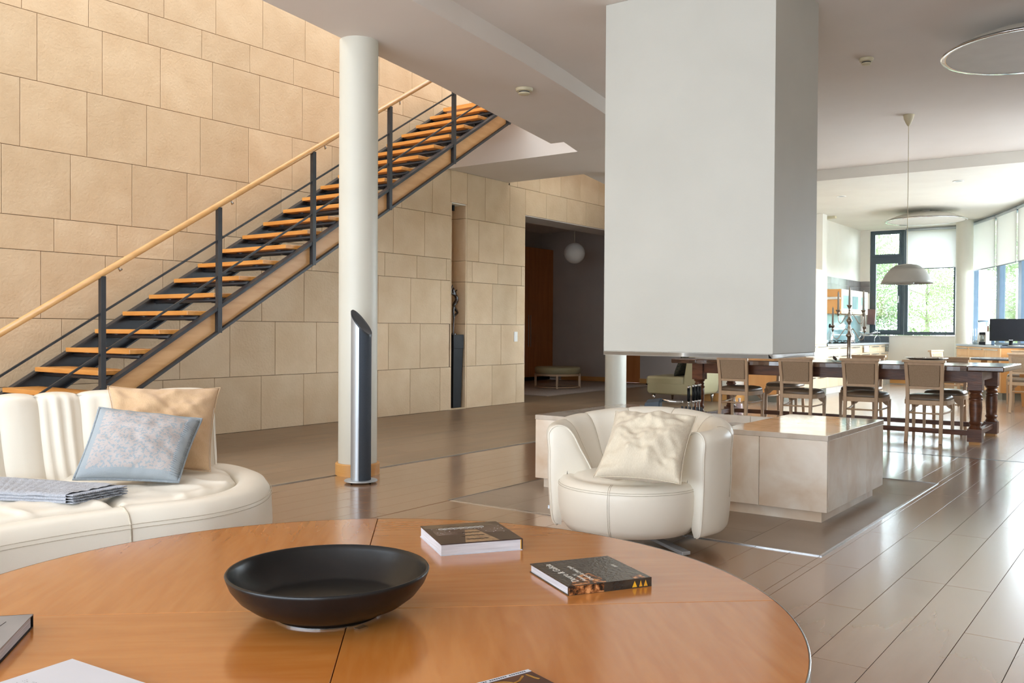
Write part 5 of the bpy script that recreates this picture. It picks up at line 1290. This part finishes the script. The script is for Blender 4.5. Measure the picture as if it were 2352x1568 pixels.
dup(ch, (15.45, 3.02, 0), -PI/2-0.25, 'beech chair with rounded back left of the small round table', 'chairs round the small kitchen table')

# small round table
bt = thing('bistro_table', 'small round dark-topped table on wooden legs in the kitchen bay', 'table', (15.25, 2.02, 0))
MB().lathe([(0.001, 0.715), (0.52, 0.715), (0.55, 0.72), (0.555, 0.735), (0.548, 0.742), (0.001, 0.742)], 56).build('top', M['worktop'], bt, auto=True)
for k in range(4):
    a = math.radians(160)+k*PI/2; x, y = 0.40*math.cos(a), 0.40*math.sin(a)
    q = MB(); q.sweep([(x*1.15, y*1.15, 0), (x*0.92, y*0.92, 0.714)], rect(0.07, 0.07), up=(1, 0, 0), scales=[0.8, 1.1]); q.build('leg', M['kwood_lit2'], bt, bevel=0.004)

# ================================================================ TABLEWARE
cb = onx(1950, 822, 10.50)
cn = thing('candelabra', 'tall five-armed tarnished silver candelabra with white candles on the dining table', 'candelabra', (10.5, cb.y, DZ))
SCL = 0.86
def cz(py): return (ond(1950, py, math.hypot(10.5, cb.y)).z-DZ)
def cyx(px): return onx(px, 750, 10.5).y-cb.y
stem = [(0.001, 0), (0.075, 0.0), (0.075, 0.006), (0.045, 0.018), (0.028, 0.03), (0.020, 0.05), (0.024, 0.06), (0.022, 0.09), (0.021, cz(775)), (0.035, cz(771)), (0.034, cz(768.5)), (0.020, cz(765)), (0.014, cz(758)), (0.020, cz(752)), (0.013, cz(748)), (0.018, cz(742)), (0.033, cz(737)), (0.032, cz(734.5)), (0.018, cz(731)), (0.016, cz(726)), (0.019, cz(721)), (0.010, cz(716)), (0.008, cz(714)), (0.024, cz(713)), (0.008, cz(712.5)), (0.012, cz(708)), (0.030, cz(701)), (0.030, cz(700)), (0.001, cz(700.5))]
MB().lathe(stem, 28).build('stem', M['silver'], cn, smooth=True)
def arm(px_tip, py_cup, py_low, py_start, xoff):
    ye = cyx(px_tip); z0, zc_, zl = cz(py_start), cz(py_cup+12), cz(py_low)
    P = [(0, 0.02*(1 if ye > 0 else -1), z0), (xoff*0.2, ye*0.25, z0+0.012), (xoff*0.5, ye*0.5, (z0+zl)/2), (xoff*0.75, ye*0.72, zl), (xoff*0.95, ye*0.93, zl+0.018), (xoff, ye, zc_-0.0)]
    fine = []
    for i in range(len(P)-1):
        p0 = Vector(P[max(i-1, 0)]); p1 = Vector(P[i]); p2 = Vector(P[i+1]); p3 = Vector(P[min(i+2, len(P)-1)])
        for k in range(5):
            t_ = k/5; fine.append(0.5*((2*p1)+(p2-p0)*t_+(2*p0-5*p1+4*p2-p3)*t_*t_+(-p0+3*p1-3*p2+p3)*t_**3))
    fine.append(Vector(P[-1])); o = MB().tube(fine, 0.0052, 8).build('arm', M['silver'], cn, smooth=True)
    z = cz(py_cup)
    MB().lathe([(0.001, z-0.075), (0.008, z-0.07), (0.010, z-0.052), (0.024, z-0.05), (0.024, z-0.048), (0.010, z-0.045), (0.016, z-0.025), (0.028, z-0.004), (0.028, z), (0.010, z-0.003), (0.001, z-0.003)], 22, c=(xoff, ye, 0)).build('candle_cup', M['silver'], o, smooth=True)
    return xoff, ye, z
tips = [arm(1925, 711, 742, 724, 0.0), arm(1983, 712, 743, 724, 0.0), arm(1914, 747, 778, 758, -0.02), arm(1987, 750, 780, 758, -0.02)]
tips.append((0, 0, cz(700)))
tops = [668, 666, 704, 706, 657]
wds = ['upper left', 'upper right', 'lower left', 'lower right', 'central top']
for (x, y, z), tp, wd in zip(tips, tops, wds):
    zt = cz(tp) if wd != 'lower right' else z+0.16
    t = thing('candle', 'white taper candle in the %s cup of the candelabra' % wd, 'candle', (10.5+x, cb.y+y, DZ+z-0.012), 0, 'candles in the candelabra')
    h_ = zt-z+0.012
    MB().lathe([(0.001, 0), (0.0115, 0), (0.0105, h_-0.03), (0.006, h_-0.008), (0.001, h_-0.006)], 16).build('wax', M['wax'], t, smooth=True)
    MB().cyl((0, 0, h_-0.008), (0, 0, h_+0.004), 0.0012, 6).build('wick', M['ink'], t)
pp = onx(2128, 824, 10.55)
t = thing('tray', 'wide shallow silver platter with ragged edge on the dining table', 'platter', (10.55, pp.y, DZ))
q = MB(); q.lathe([(0.001, 0.004), (0.10, 0.004), (0.14, 0.010), (0.185, 0.026), (0.215, 0.031), (0.214, 0.034), (0.18, 0.030), (0.13, 0.016), (0.09, 0.009), (0.001, 0.009)], 40)
q.build('dish', M['silver'], t, smooth=True); MB().lathe([(0.09, 0.0), (0.10, 0.0), (0.10, 0.005), (0.09, 0.005), (0.09, 0)], 28).build('foot_ring', M['silver'], t)
q = MB(); rg = random.Random(4)
for k in range(26):
    a = rg.uniform(0, 2*PI); r = rg.uniform(0.14, 0.20); q.lathe([(0.001, 0), (0.008, 0.001), (0.009, 0.006), (0.001, 0.010)], 8, c=(r*math.cos(a), r*math.sin(a), 0.024))
tag(q.build('relief', M['silver'], t, smooth=True), kind='stuff')
t.scale = (1, 1, 1.75)
pp = onx(1916, 826, 10.35)
t = thing('saucer', 'thin glass saucer on the dining table left of the candelabra', 'saucer', (10.35, pp.y-0.04, DZ))
MB().lathe([(0.001, 0.003), (0.06, 0.003), (0.10, 0.010), (0.11, 0.013), (0.108, 0.015), (0.06, 0.006), (0.001, 0.006)], 40).build('dish', M['cglass'], t, smooth=True)
t = thing('ornament', 'small brown leaf-shaped ornament on the glass saucer', 'ornament', (10.35, pp.y-0.01, DZ+0.007))
q = MB(); q.grid(lambda u, v: (0.018*math.cos(v*2*PI)*math.sin(u*PI), 0.026*math.sin(v*2*PI)*math.sin(u*PI)*(1-0.3*u)+0.030*(u-0.4), 0.058*u), 12, 16); q.build('body', M['bronze'], t, smooth=True)
pb = onz(1698, 949)
pb = Vector((11.0, onx(1698, 940, 11.0).y, 0)); pb2 = onz(1698, 949)
t = thing('bottle', 'clear pinkish plastic bottle standing on the table stretcher among the chair legs', 'bottle', (pb2.x-0.2, pb2.y-0.08, 0))
M['pinkp'] = mat('pinkish_plastic', srgb(214, 190, 190), 0.2, c2=srgb(206, 184, 186), scale=10)
MB().lathe([(0.001, 0), (0.042, 0), (0.045, 0.02), (0.045, 0.13), (0.036, 0.16), (0.014, 0.18), (0.014, 0.205), (0.001, 0.205)], 24).build('body', M['pinkp'], t, smooth=True)
MB().lathe([(0.001, 0.205), (0.018, 0.205), (0.018, 0.225), (0.001, 0.225)], 16).build('cap', M['whitep'], t, auto=True)
# ================================================================ KITCHEN : run along the left wall
KF = 5.05
def boxl(parent, ox, oy, name, m, x0, x1, y0, y1, z0, z1, bevel=0.0): return MB().box(x0-ox, x1-ox, y0-oy, y1-oy, z0, z1).build(name, m, parent, bevel=bevel)
def bar_handle(parent, x0, x1, y, z):
    q = MB(); q.box(x0, x1, y-0.030, y-0.018, z-0.009, z+0.009); q.box(x0+0.01, x0+0.02, y-0.02, y, z-0.006, z+0.006); q.box(x1-0.02, x1-0.01, y-0.02, y, z-0.006, z+0.006)
    return q.build('handle', M['steel'], parent)
tu = thing('tall_cabinet', 'tall maple kitchen cabinet block partly hidden behind the fireplace hood', 'cabinet', (15.2, KF, 0))
B = lambda n, m, *a, **k: boxl(tu, 15.2, KF, n, m, *a, **k)
B('carcass', M['kwood_lit2'], 14.05, 16.37, KF+0.02, 5.648, 0.115, 2.215, bevel=0.002); B('plinth', M['plinth'], 14.06, 16.37, KF, 5.648, 0, 0.115)
q = MB()
for k in range(4):
    a = 14.06+k*0.578; dn = B('door', M['kwood_lit'], a+0.002, a+0.574, KF-0.002, KF+0.02, 0.90, 2.21, bevel=0.002)
    boxl(dn, 15.2, KF, 'door_panel', M['kwood_lit'], a+0.07, a+0.505, KF-0.004, KF+0.0, 0.98, 2.13)
    for (z0, z1) in ((0.12, 0.36), (0.364, 0.63), (0.634, 0.895)):
        f = B('drawer', M['kwood_lit'], a+0.002, a+0.574, KF-0.002, KF+0.02, z0, z1, bevel=0.002); bar_handle(f, a+0.10-15.2, a+0.47-15.2, -0.002, z1-0.04)
ex = thing('extractor_shaft', 'white boxed extractor shaft rising to the kitchen ceiling beside the hood', 'shaft', (17.33, 5.53, 0)); MB().box(-0.13, 0.13, -0.13, 0.118, 1.98, SOF+0.002).build('casing', M['paint'], ex, bevel=0.003)
for k in range(6):
    a = 16.375+k*0.71; e = a+0.708
    t = thing('base_cabinet', 'maple kitchen base cabinet on the left wall, number %s from the tall cabinet' % ['one, next to it,', 'two', 'three', 'four', 'five', 'six, at the end window,'][k], 'cabinet', (a, KF, 0), 0)
    t['label'] = ['maple base cabinet directly right of the tall cabinet', 'maple base cabinet seen behind the stem of the candelabra', 'maple base cabinet just right of the candelabra stem', 'maple base cabinet with a white note on its front', 'maple base cabinet, last but one before the end window', 'maple base cabinet in the corner under the end window'][k]
    bb = lambda n, m, *ar, **kw: boxl(t, a, KF, n, m, *ar, **kw)
    bb('carcass', M['kwood_lit'], a, e, KF+0.02, 5.648, 0.115, 0.858); bb('plinth', M['whitep'], a, e, KF+0.03, 5.6, 0, 0.113)
    for (z0, z1) in ((0.12, 0.36), (0.364, 0.55), (0.554, 0.70), (0.704, 0.853)):
        f = bb('drawer', M['kwood_lit'], a+0.002, e-0.002, KF, KF+0.02, z0, z1, bevel=0.002)
        if z0 > 0.3: bar_handle(f, 0.10, 0.60, 0.0, z1-0.03)
    if k == 3: bb('paper_note', M['whitep'], a+0.15, a+0.50, KF-0.034, KF-0.032, 0.72, 0.85)
wt = thing('worktop', 'grey kitchen worktop with a steel edge along the left wall', 'worktop', (18.5, KF, 0))
boxl(wt, 18.5, KF, 'slab', M['worktop'], 16.37, XK-0.001, KF-0.02, 5.648, 0.860, 0.898, bevel=0.002); boxl(wt, 18.5, KF, 'edge_strip', M['alu'], 16.37, XK-0.001, KF-0.028, KF-0.0205, 0.862, 0.897)
boxl(wt, 18.5, KF, 'upstand', M['worktop'], XK-0.02, XK-0.001, KF-0.02, 5.648, 0.899, 1.03)
bs = thing('splashback', 'green-tinted glass splashback between worktop and wall cabinets', 'splashback', (18.5, 5.64, 0))
M['splash'] = mat('splash_glass', srgb(150, 178, 178), 0.06, c2=srgb(132, 164, 166), scale=1.4, spec=0.7)
for k in range(4): boxl(bs, 18.5, 5.64, 'glass_panel', M['splash'], 17.48+k*0.79, 17.48+k*0.79+0.786, 5.634, 5.648, 0.90, 1.47)
for k in range(3):
    a = 18.10+k*0.617; t = thing('wall_cabinet', ['maple wall cabinet with a paper-roll rod on its end', 'maple wall cabinet with a frosted glass door, middle of three', 'maple wall cabinet with a frosted glass door, nearest the end window'][k], 'cabinet', (a, 5.30, 1.48))
    q = MB().box(0, 0.615, 0.02, 0.348, 0, 0.48).build('carcass', M['kwood_lit2'], t, bevel=0.002)
    dn = MB().box(0.002, 0.613, 0.0, 0.02, 0.002, 0.478).build('door', M['kwood_lit'], t, bevel=0.002)
    MB().box(0.10, 0.515, -0.003, 0.0, 0.10, 0.36).build('glass_inset', M['splash'], dn); bar_handle(dn, 0.08, 0.30, 0.0, 0.03)
tb_ = thing('paper_holder', 'steel rod with white paper roll on the end of the wall cabinet', 'paper holder', (18.09, 5.48, 1.78))
MB().cyl((-0.06, -0.16, 0), (-0.06, 0.14, 0), 0.008, 10).build('rod', M['steel'], tb_); MB().cyl((-0.06, -0.12, 0), (-0.06, 0.11, 0), 0.026, 20).build('paper_roll', M['whitep'], tb_, auto=True)
q = MB(); q.box(-0.065, 0.009, -0.165, -0.155, -0.01, 0.01); q.box(-0.065, 0.009, 0.135, 0.145, -0.01, 0.01); q.build('bracket', M['steel'], tb_)
for k in range(6):
    for j in range(2):
        x0 = 17.47+k*0.53; MB().box(x0+0.002, min(x0+0.528, XK-0.003), 5.640, 5.6495, 1.965+j*0.132, 1.965+j*0.132+0.129).build('wall_tile', M['kgrey'], kw)
for j in range(2): MB().box(XK-0.010, XK, 5.447, 5.648, 1.965+j*0.132, 1.965+j*0.132+0.129).build('wall_tile', M['kgrey'], we)
# things on the left worktop
def on_left(px, y): return onx(px, 780, 1).y and (lambda r: r*(y/r.y))(ray(px, 780))
def pos_left(px, y): p_ = on_left(px, y); return p_.x
WT = 0.8985
x = pos_left(1906, 5.35); t = thing('oil_bottle', 'glass oil bottle with dark stopper beside the tall cabinet', 'bottle', (x, 5.35, WT))
MB().lathe([(0.001, 0), (0.055, 0), (0.06, 0.02), (0.06, 0.16), (0.03, 0.22), (0.018, 0.24), (0.018, 0.30), (0.001, 0.30)], 24).build('glass', M['cglass'], t, smooth=True); MB().lathe([(0.001, 0.30), (0.02, 0.30), (0.025, 0.33), (0.015, 0.37), (0.001, 0.375)], 16).build('stopper', M['black'], t, smooth=True)
x = pos_left(1920, 5.38); t = thing('hob', 'black gas hob with cast pan supports on the left worktop', 'hob', (x+0.1, 5.34, WT)); MB().box(-0.38, 0.38, -0.24, 0.24, 0, 0.012).build('plate', M['black'], t, bevel=0.002)
for k in range(4):
    cx_, cy2 = (-0.19, 0.19)[k % 2], (-0.12, 0.12)[k//2]; q = MB(); q.lathe([(0.001, 0.012), (0.045, 0.012), (0.04, 0.03), (0.001, 0.032)], 20, c=(cx_, cy2, 0)); q.build('burner', M['black'], t)
    q = MB()
    for a in range(4): q.tube([(cx_+0.10*math.cos(a*PI/2), cy2+0.10*math.sin(a*PI/2), 0.013), (cx_+0.10*math.cos(a*PI/2), cy2+0.10*math.sin(a*PI/2), 0.05), (cx_+0.02*math.cos(a*PI/2), cy2+0.02*math.sin(a*PI/2), 0.052)], 0.006, 6)
    q.build('pan_support', M['black'], t)
x = pos_left(1950, 5.40); t = thing('kettle', 'white-handled steel kettle on the left worktop behind the candelabra', 'kettle', (x, 5.38, WT))
MB().lathe([(0.001, 0), (0.095, 0), (0.10, 0.02), (0.085, 0.16), (0.06, 0.20), (0.001, 0.21)], 28).build('body', M['chrome'], t, smooth=True); MB().tube([(0.0, 0, 0.20), (0.03, 0, 0.27), (0.10, 0, 0.28), (0.13, 0, 0.22), (0.10, 0, 0.12)], 0.014, 10).build('handle', M['whitep'], t, smooth=True)
x = pos_left(1997, 5.30); t = thing('plate_rack', 'wire plate rack with two tiers near the end window', 'plate rack', (min(x, 20.3), 5.30, WT))
q = MB()
for s in (-1, 1):
    q.tube([(-0.24, s*0.16, 0.0), (-0.20, s*0.16, 0.10), (0.0, s*0.16, 0.16), (0.20, s*0.16, 0.10), (0.24, s*0.16, 0.0)], 0.006, 6)
    q.tube([(-0.24, s*0.16, 0.24), (0.24, s*0.16, 0.20)], 0.005, 6); q.tube([(0, s*0.16, 0.16), (0, s*0.16, 0.34)], 0.006, 6)
for k in range(9):
    xx = -0.22+k*0.055; q.tube([(xx, -0.16, 0.22), (xx, 0, 0.17), (xx, 0.16, 0.22)], 0.004, 5)
q.build('wire_frame', M['chrome'], t, smooth=True)
t = thing('chopping_board', 'reddish-brown board hanging beside the end window frame', 'chopping board', (XK-0.06, 5.40, 1.28)); o = MB().box(-0.012, 0.012, -0.085, 0.085, 0, 0.34).build('board', mat('red_board', srgb(120, 92, 88), 0.5, c2=srgb(106, 80, 78), scale=10), t, bevel=0.01); t.rotation_euler.x = 0.05
MB().box(-0.014, -0.012, -0.09, -0.082, 0.0, 0.34).build('edge', M['whitep'], t)
so2 = thing('wall_socket', 'grey double socket panel at the end of the left worktop', 'socket', (XK-0.35, KF-0.001, 0.70)); MB().box(0.10, 0.34, -0.012, 0, 0, 0.15).build('plate', M['plinth'], so2, bevel=0.002)
for z in (0.045, 0.105): MB().box(0.20, 0.26, -0.015, -0.012, z-0.018, z+0.018).build('outlet', M['steel'], so2)

# ---- right-hand run, turned with the bay
E0 = Vector((17.0, 2.38, 0)); U = Vector((0.889, 0.458, 0)).normalized(); Nn = Vector((U.y, -U.x, 0)); ang = math.atan2(U.y, U.x)
# local frame: x along U, y = -Nn  (depth is negative y)
rt = thing('worktop', 'dark grey worktop with steel front edge under the bay windows', 'worktop', (E0.x, E0.y, 0), ang)
MB().box(-0.005, 2.24, -0.45, 0.0, 0.868, 0.905).build('slab', M['worktop'], rt, bevel=0.002); MB().box(0.0, 2.24, 0.0005, 0.008, 0.870, 0.904).build('edge_strip', M['alu'], rt)
for k in range(3):
    t = thing('base_cabinet', ['maple base cabinet of the bay run, nearest the camera with the plain orange end', 'maple base cabinet in the middle of the bay run', 'maple base cabinet of the bay run beside the white column'][k], 'cabinet', tuple(E0+U*(k*0.74+0.01)), ang)
    MB().box(0, 0.736, -0.43, -0.021, 0.115, 0.866).build('carcass', M['kwood_lit2'], t); MB().box(0.02, 0.736, -0.42, -0.05, 0, 0.113).build('plinth', M['plinth'], t)
    for (z0, z1) in ((0.12, 0.40), (0.404, 0.69), (0.694, 0.864)):
        f = MB().box(0.002, 0.734, -0.02, 0.0, z0, z1).build('drawer', M['kwood_lit3'], t, bevel=0.002)
        q = MB(); q.box(0.06, 0.68, 0.018, 0.030, z1-0.045, z1-0.028); q.box(0.10, 0.11, 0, 0.02, z1-0.042, z1-0.032); q.box(0.63, 0.64, 0, 0.02, z1-0.042, z1-0.032); q.build('handle', M['steel'], f)
def on_bay(px, depth):
    """point on the bay worktop seen at column px, 'depth' behind its front edge"""
    r = ray(px, 784); o_ = E0+Nn*depth
    # o_ + s U = k r
    det = r.x*(-U.y)-r.y*(-U.x); kk = (o_.x*(-U.y)-o_.y*(-U.x))/det
    return Vector((r.x*kk, r.y*kk, 0.9055))
def facecam(p): return math.atan2(-p.y, -p.x)
p_ = on_bay(2322, 0.20); dd = math.hypot(p_.x, p_.y); zt = ond(2322, 732, dd).z; zb = ond(2322, 783, dd).z
tv = thing('television', 'black flat-screen television on the bay worktop at the right edge', 'television', tuple(p_), facecam(p_)); ww = 78/FPX*dd*0.98
MB().box(-0.03, 0.03, -ww/2, ww/2, zb-p_.z, zt-p_.z).build('casing', M['black'], tv, bevel=0.006)
MB().box(0.03, 0.0315, -ww/2+0.025, ww/2-0.025, zb-p_.z+0.035, zt-p_.z-0.02).build('screen', M['screen'], tv)
MB().box(0.031, 0.034, -0.03, 0.03, zb-p_.z+0.014, zb-p_.z+0.020).build('badge', M['steel'], tv)
MB().lathe([(0.001, 0), (0.14, 0), (0.13, 0.012), (0.03, 0.016), (0.028, zb-p_.z+0.01), (0.001, zb-p_.z+0.01)], 32).build('stand', M['black'], tv, smooth=True)
p_ = on_bay(2266, 0.15)
cm = thing('coffee_machine', 'white and dark capsule coffee machine on the bay worktop left of the television', 'coffee machine', tuple(p_), facecam(p_))
q = MB(); pr = [(-0.13, 0), (0.10, 0), (0.10, 0.22), (0.06, 0.235), (-0.06, 0.235), (-0.13, 0.20)]
def lat(q, pts, y0, y1):
    n = len(pts); q.add([(x, y0, z) for x, z in pts]+[(x, y1, z) for x, z in pts], [tuple(range(n-1, -1, -1)), tuple(range(n, 2*n))]+[(i, (i+1) % n, n+(i+1) % n, n+i) for i in range(n)])
lat(q, pr, -0.02, 0.075); q.build('body', M['whitep'], cm, bevel=0.012)
q = MB(); lat(q, [(-0.12, 0), (0.09, 0), (0.09, 0.20), (-0.12, 0.17)], 0.076, 0.125); q.build('side_panel', M['framebl'], cm, bevel=0.008)
q = MB(); q.box(-0.02, 0.08, -0.115, -0.021, 0.175, 0.225); q.build('brew_head', M['black'], cm, bevel=0.005)
MB().box(-0.04, 0.10, -0.12, -0.021, 0, 0.055).build('drip_tray', M['black'], cm, bevel=0.005)
MB().lathe([(0.001, 0.056), (0.036, 0.056), (0.04, 0.17), (0.037, 0.17), (0.033, 0.06), (0.001, 0.06)], 20, c=(0.04, -0.07, 0)).build('water_tank', M['cglass'], cm, smooth=True)
p_ = on_bay(2240, 0.12); t = thing('glass_cup', 'small glass cup on the bay worktop beside the column', 'cup', tuple(p_)); MB().lathe([(0.001, 0), (0.03, 0), (0.036, 0.075), (0.033, 0.075), (0.027, 0.005), (0.001, 0.005)], 20).build('bowl', M['cglass'], t, smooth=True)
p_ = on_bay(2257, 0.36); t = thing('blender', 'blender with a clear glass jug behind the coffee machine', 'blender', tuple(p_), facecam(p_))
MB().lathe([(0.001, 0), (0.095, 0), (0.10, 0.02), (0.085, 0.20), (0.06, 0.225), (0.001, 0.225)], 28).build('motor_base', M['whitep'], t, smooth=True)
MB().lathe([(0.055, 0.226), (0.06, 0.24), (0.088, 0.42), (0.084, 0.42), (0.056, 0.245), (0.001, 0.243)], 28).build('jug', M['cglass'], t, smooth=True)
MB().lathe([(0.001, 0.42), (0.092, 0.42), (0.09, 0.445), (0.001, 0.45)], 28).build('lid', M['framebl'], t, auto=True)
MB().tube([(0, 0.075, 0.27), (0, 0.13, 0.29), (0, 0.135, 0.38), (0, 0.085, 0.40)], 0.008, 8).build('handle', M['cglass'], t, smooth=True)
cols = [('brown', (150, 92, 48)), ('lime green', (150, 200, 60)), ('orange', (206, 120, 40)), ('white', (226, 226, 220))]
for k, (cn_, c_) in enumerate(cols):
    p_ = on_bay(2269+k*4.3, 0.39); t = thing('book', '%s cookery book standing behind the coffee machine' % cn_, 'book', tuple(p_), facecam(p_), 'cookery books on the bay worktop')
    m_ = mat('cookbook_'+cn_.replace(' ', '_'), srgb(*c_), 0.5, c2=srgb(*[int(v*0.9) for v in c_]), scale=9)
    MB().box(-0.10, 0.10, -0.013, 0.013, 0, 0.34+0.02*(k % 2)).build('cover', m_, t, bevel=0.002); MB().box(-0.098, 0.097, -0.0105, 0.0105, 0.3405, 0.343+0.02*(k % 2)).build('page_block', M['paper'], t)
p_ = on_bay(2239, 0.33); t = thing('plate_stand', 'wire stand with upright glass plates behind the column on the bay worktop', 'plate stand', tuple(p_), facecam(p_))
for k in range(4):
    o = MB().lathe([(0.001, 0.0), (0.09, 0.0), (0.13, 0.012), (0.13, 0.015), (0.09, 0.004), (0.001, 0.004)], 28).build('plate', M['cglass'], t, smooth=True); o.location = (0, -0.06+k*0.04, 0.17); o.rotation_euler = (PI/2, 0, 0)
q = MB()
for s in (-1, 1): q.tube([(s*0.06, -0.09, 0.006), (s*0.06, 0.09, 0.006)], 0.004, 6); q.tube([(s*0.06, -0.09, 0.0), (s*0.06, -0.10, 0.10)], 0.004, 6); q.tube([(s*0.06, 0.09, 0.0), (s*0.06, 0.10, 0.10)], 0.004, 6)
q.build('wire', M['chrome'], t)
p_ = on_bay(2338, 0.10); t = thing('papers', 'loose white papers on the worktop below the television', 'papers', tuple(p_), ang)
for k in range(3): o = MB().box(-0.12, 0.12, -0.08, 0.08, k*0.004, k*0.004+0.003).build('sheet', M['whitep'], t); o.rotation_euler.z = 0.3*k

# ---- roller blinds
def blind(name, label, a, b_, ztop, zbot, grp=None):
    a = Vector((*a, 0)); b_ = Vector((*b_, 0)); d = b_-a; L_ = d.length
    t = thing(name, label, 'roller blind', (a.x, a.y, 0), math.atan2(d.y, d.x), grp)
    MB().box(0.01, L_-0.01, -0.001, 0.001, zbot, ztop-0.02).build('cloth', M['blind'], t)
    MB().cyl((0.0, 0, ztop), (L_, 0, ztop), 0.028, 18).build('roller', M['alu'], t, smooth=True)
    MB().box(0.005, L_-0.005, -0.006, 0.006, zbot-0.016, zbot).build('bottom_bar', M['frame'], t)
blind('roller_blind', 'cream roller blind half down over the wide end window', (XK-0.05, 3.71), (XK-0.05, 4.70), 3.30, 2.475)
for i in range(1, len(BAY)-1):
    a, c2 = Vector(BAY[i]), Vector(BAY[i+1]); d = (c2-a).normalized(); n_ = Vector((-d.y, d.x))
    if n_.y < 0: n_ = -n_
    lb = ['cream roller blind of the bay window right next to the white column', 'cream roller blind of the second bay window, cut by the right edge', 'cream roller blind of the bay, third from the column', 'cream roller blind of the bay, fourth from the column', 'cream roller blind of the bay, fifth from the column', 'cream roller blind of the bay, farthest from the column'][i-1]
    blind('roller_blind', lb, a+n_*0.10+d*0.03, c2+n_*0.10-d*0.03, 3.285, 2.36)

# ================================================================ OUTSIDE
q = MB(); q.box(18, 90, -50, 45, -0.45, -0.40); q.box(-10, 18, -50, -6, -0.45, -0.40); g_ = q.build('lawn', M['grass']); tag(g_, 'green lawn outside the kitchen windows', 'lawn'); g_['kind'] = 'structure'
def tree(x, y, h, r, z0, n, m, label, name='tree', seed=0):
    t = thing(name, label, 'tree' if name == 'tree' else 'shrub', (x, y, -0.4)); rg = random.Random(seed)
    q = MB(); P = [Vector((0, 0, 0))]; 
    for k in range(1, 7): P.append(Vector((rg.uniform(-.12, .12)*k*0.4, rg.uniform(-.12, .12)*k*0.4, h*0.9*k/6)))
    q.tube(P, 0.11, 8, scales=[1-0.13*k for k in range(7)]); q.build('trunk', M['bark'], t, smooth=True)
    q = MB(); tips = []
    for k in range(16):
        b0 = P[2+k % 4]; a = rg.uniform(0, 2*PI); l = r*rg.uniform(0.6, 1.0)
        e = b0+Vector((math.cos(a)*l, math.sin(a)*l, l*rg.uniform(0.0, 0.6))); q.tube([b0, b0.lerp(e, 0.5)+Vector((0, 0, 0.1)), e], 0.03, 5, scales=[1, 0.6, 0.25]); tips.append((b0, e))
    q.build('branches', M['bark'], t)
    q = MB(); vs = []; fs = []
    for k in range(n):
        b0, e = rg.choice(tips); c = b0.lerp(e, rg.uniform(0.3, 1.05))
        c = c+Vector((rg.gauss(0, 1), rg.gauss(0, 1), rg.gauss(0, 1.1)))*r*0.17
        if c.z < z0: c.z = z0+rg.random()*0.6
        s = rg.uniform(0.028, 0.062); u = Vector((rg.gauss(0, 1), rg.gauss(0, 1), rg.gauss(0, 1))).normalized(); v = u.orthogonal().normalized()
        i0 = len(vs); vs += [c-u*s, c+v*s*0.5, c+u*s, c-v*s*0.5]; fs.append((i0, i0+1, i0+2, i0+3))
    me = bpy.data.meshes.new('foliage'); me.from_pydata([tuple(v) for v in vs], [], fs); me.materials.append(m)
    o = bpy.data.objects.new('foliage', me); col.objects.link(o); o.parent = t; o['kind'] = 'stuff'
T = [(28.0, 7.9, 6.0, 1.75, 1.4, 'light-green tree behind the slate casement window'), (28.0, 2.8, 5.6, 1.7, 1.3, 'thin pale tree seen through the first bay window'), (33.4, 5.4, 6.0, 1.8, 1.1, 'loose light-green tree behind the wide end window'),
     (33.4, 10.4, 6.0, 1.8, 1.2, 'light-green tree behind the casement window, farther back'), (39.0, 8.0, 6.6, 1.9, 1.0, 'far tree filling the gap in the wide end window'), (39.0, 3.0, 6.6, 1.9, 1.0, 'far tree seen through the bay windows'), (44.5, 11.6, 7.0, 1.9, 1.0, 'farthest tree, seen at the left of the casement window'), (44.5, 5.6, 7.0, 1.9, 1.0, 'farthest tree, seen next to the round column')]
for k, (x, y, h_, r, z0, lb) in enumerate(T): tree(x, y, h_, r, z0, 11000, M['leafa'] if k % 3 else M['leafb'], lb, seed=k+1)
for k, (x, y) in enumerate([(24.0, 6.6), (24.0, 4.9), (24.0, 3.2)]):
    tree(x, y, 1.7, 0.62, 0.3, 4000, M['leafb'], ['dense mid-green shrub under the casement window', 'dense mid-green shrub low behind the end window, left', 'dense mid-green shrub low behind the end window, right', 'mid-green shrub behind the others at the left window'][k], name='shrub', seed=30+k)
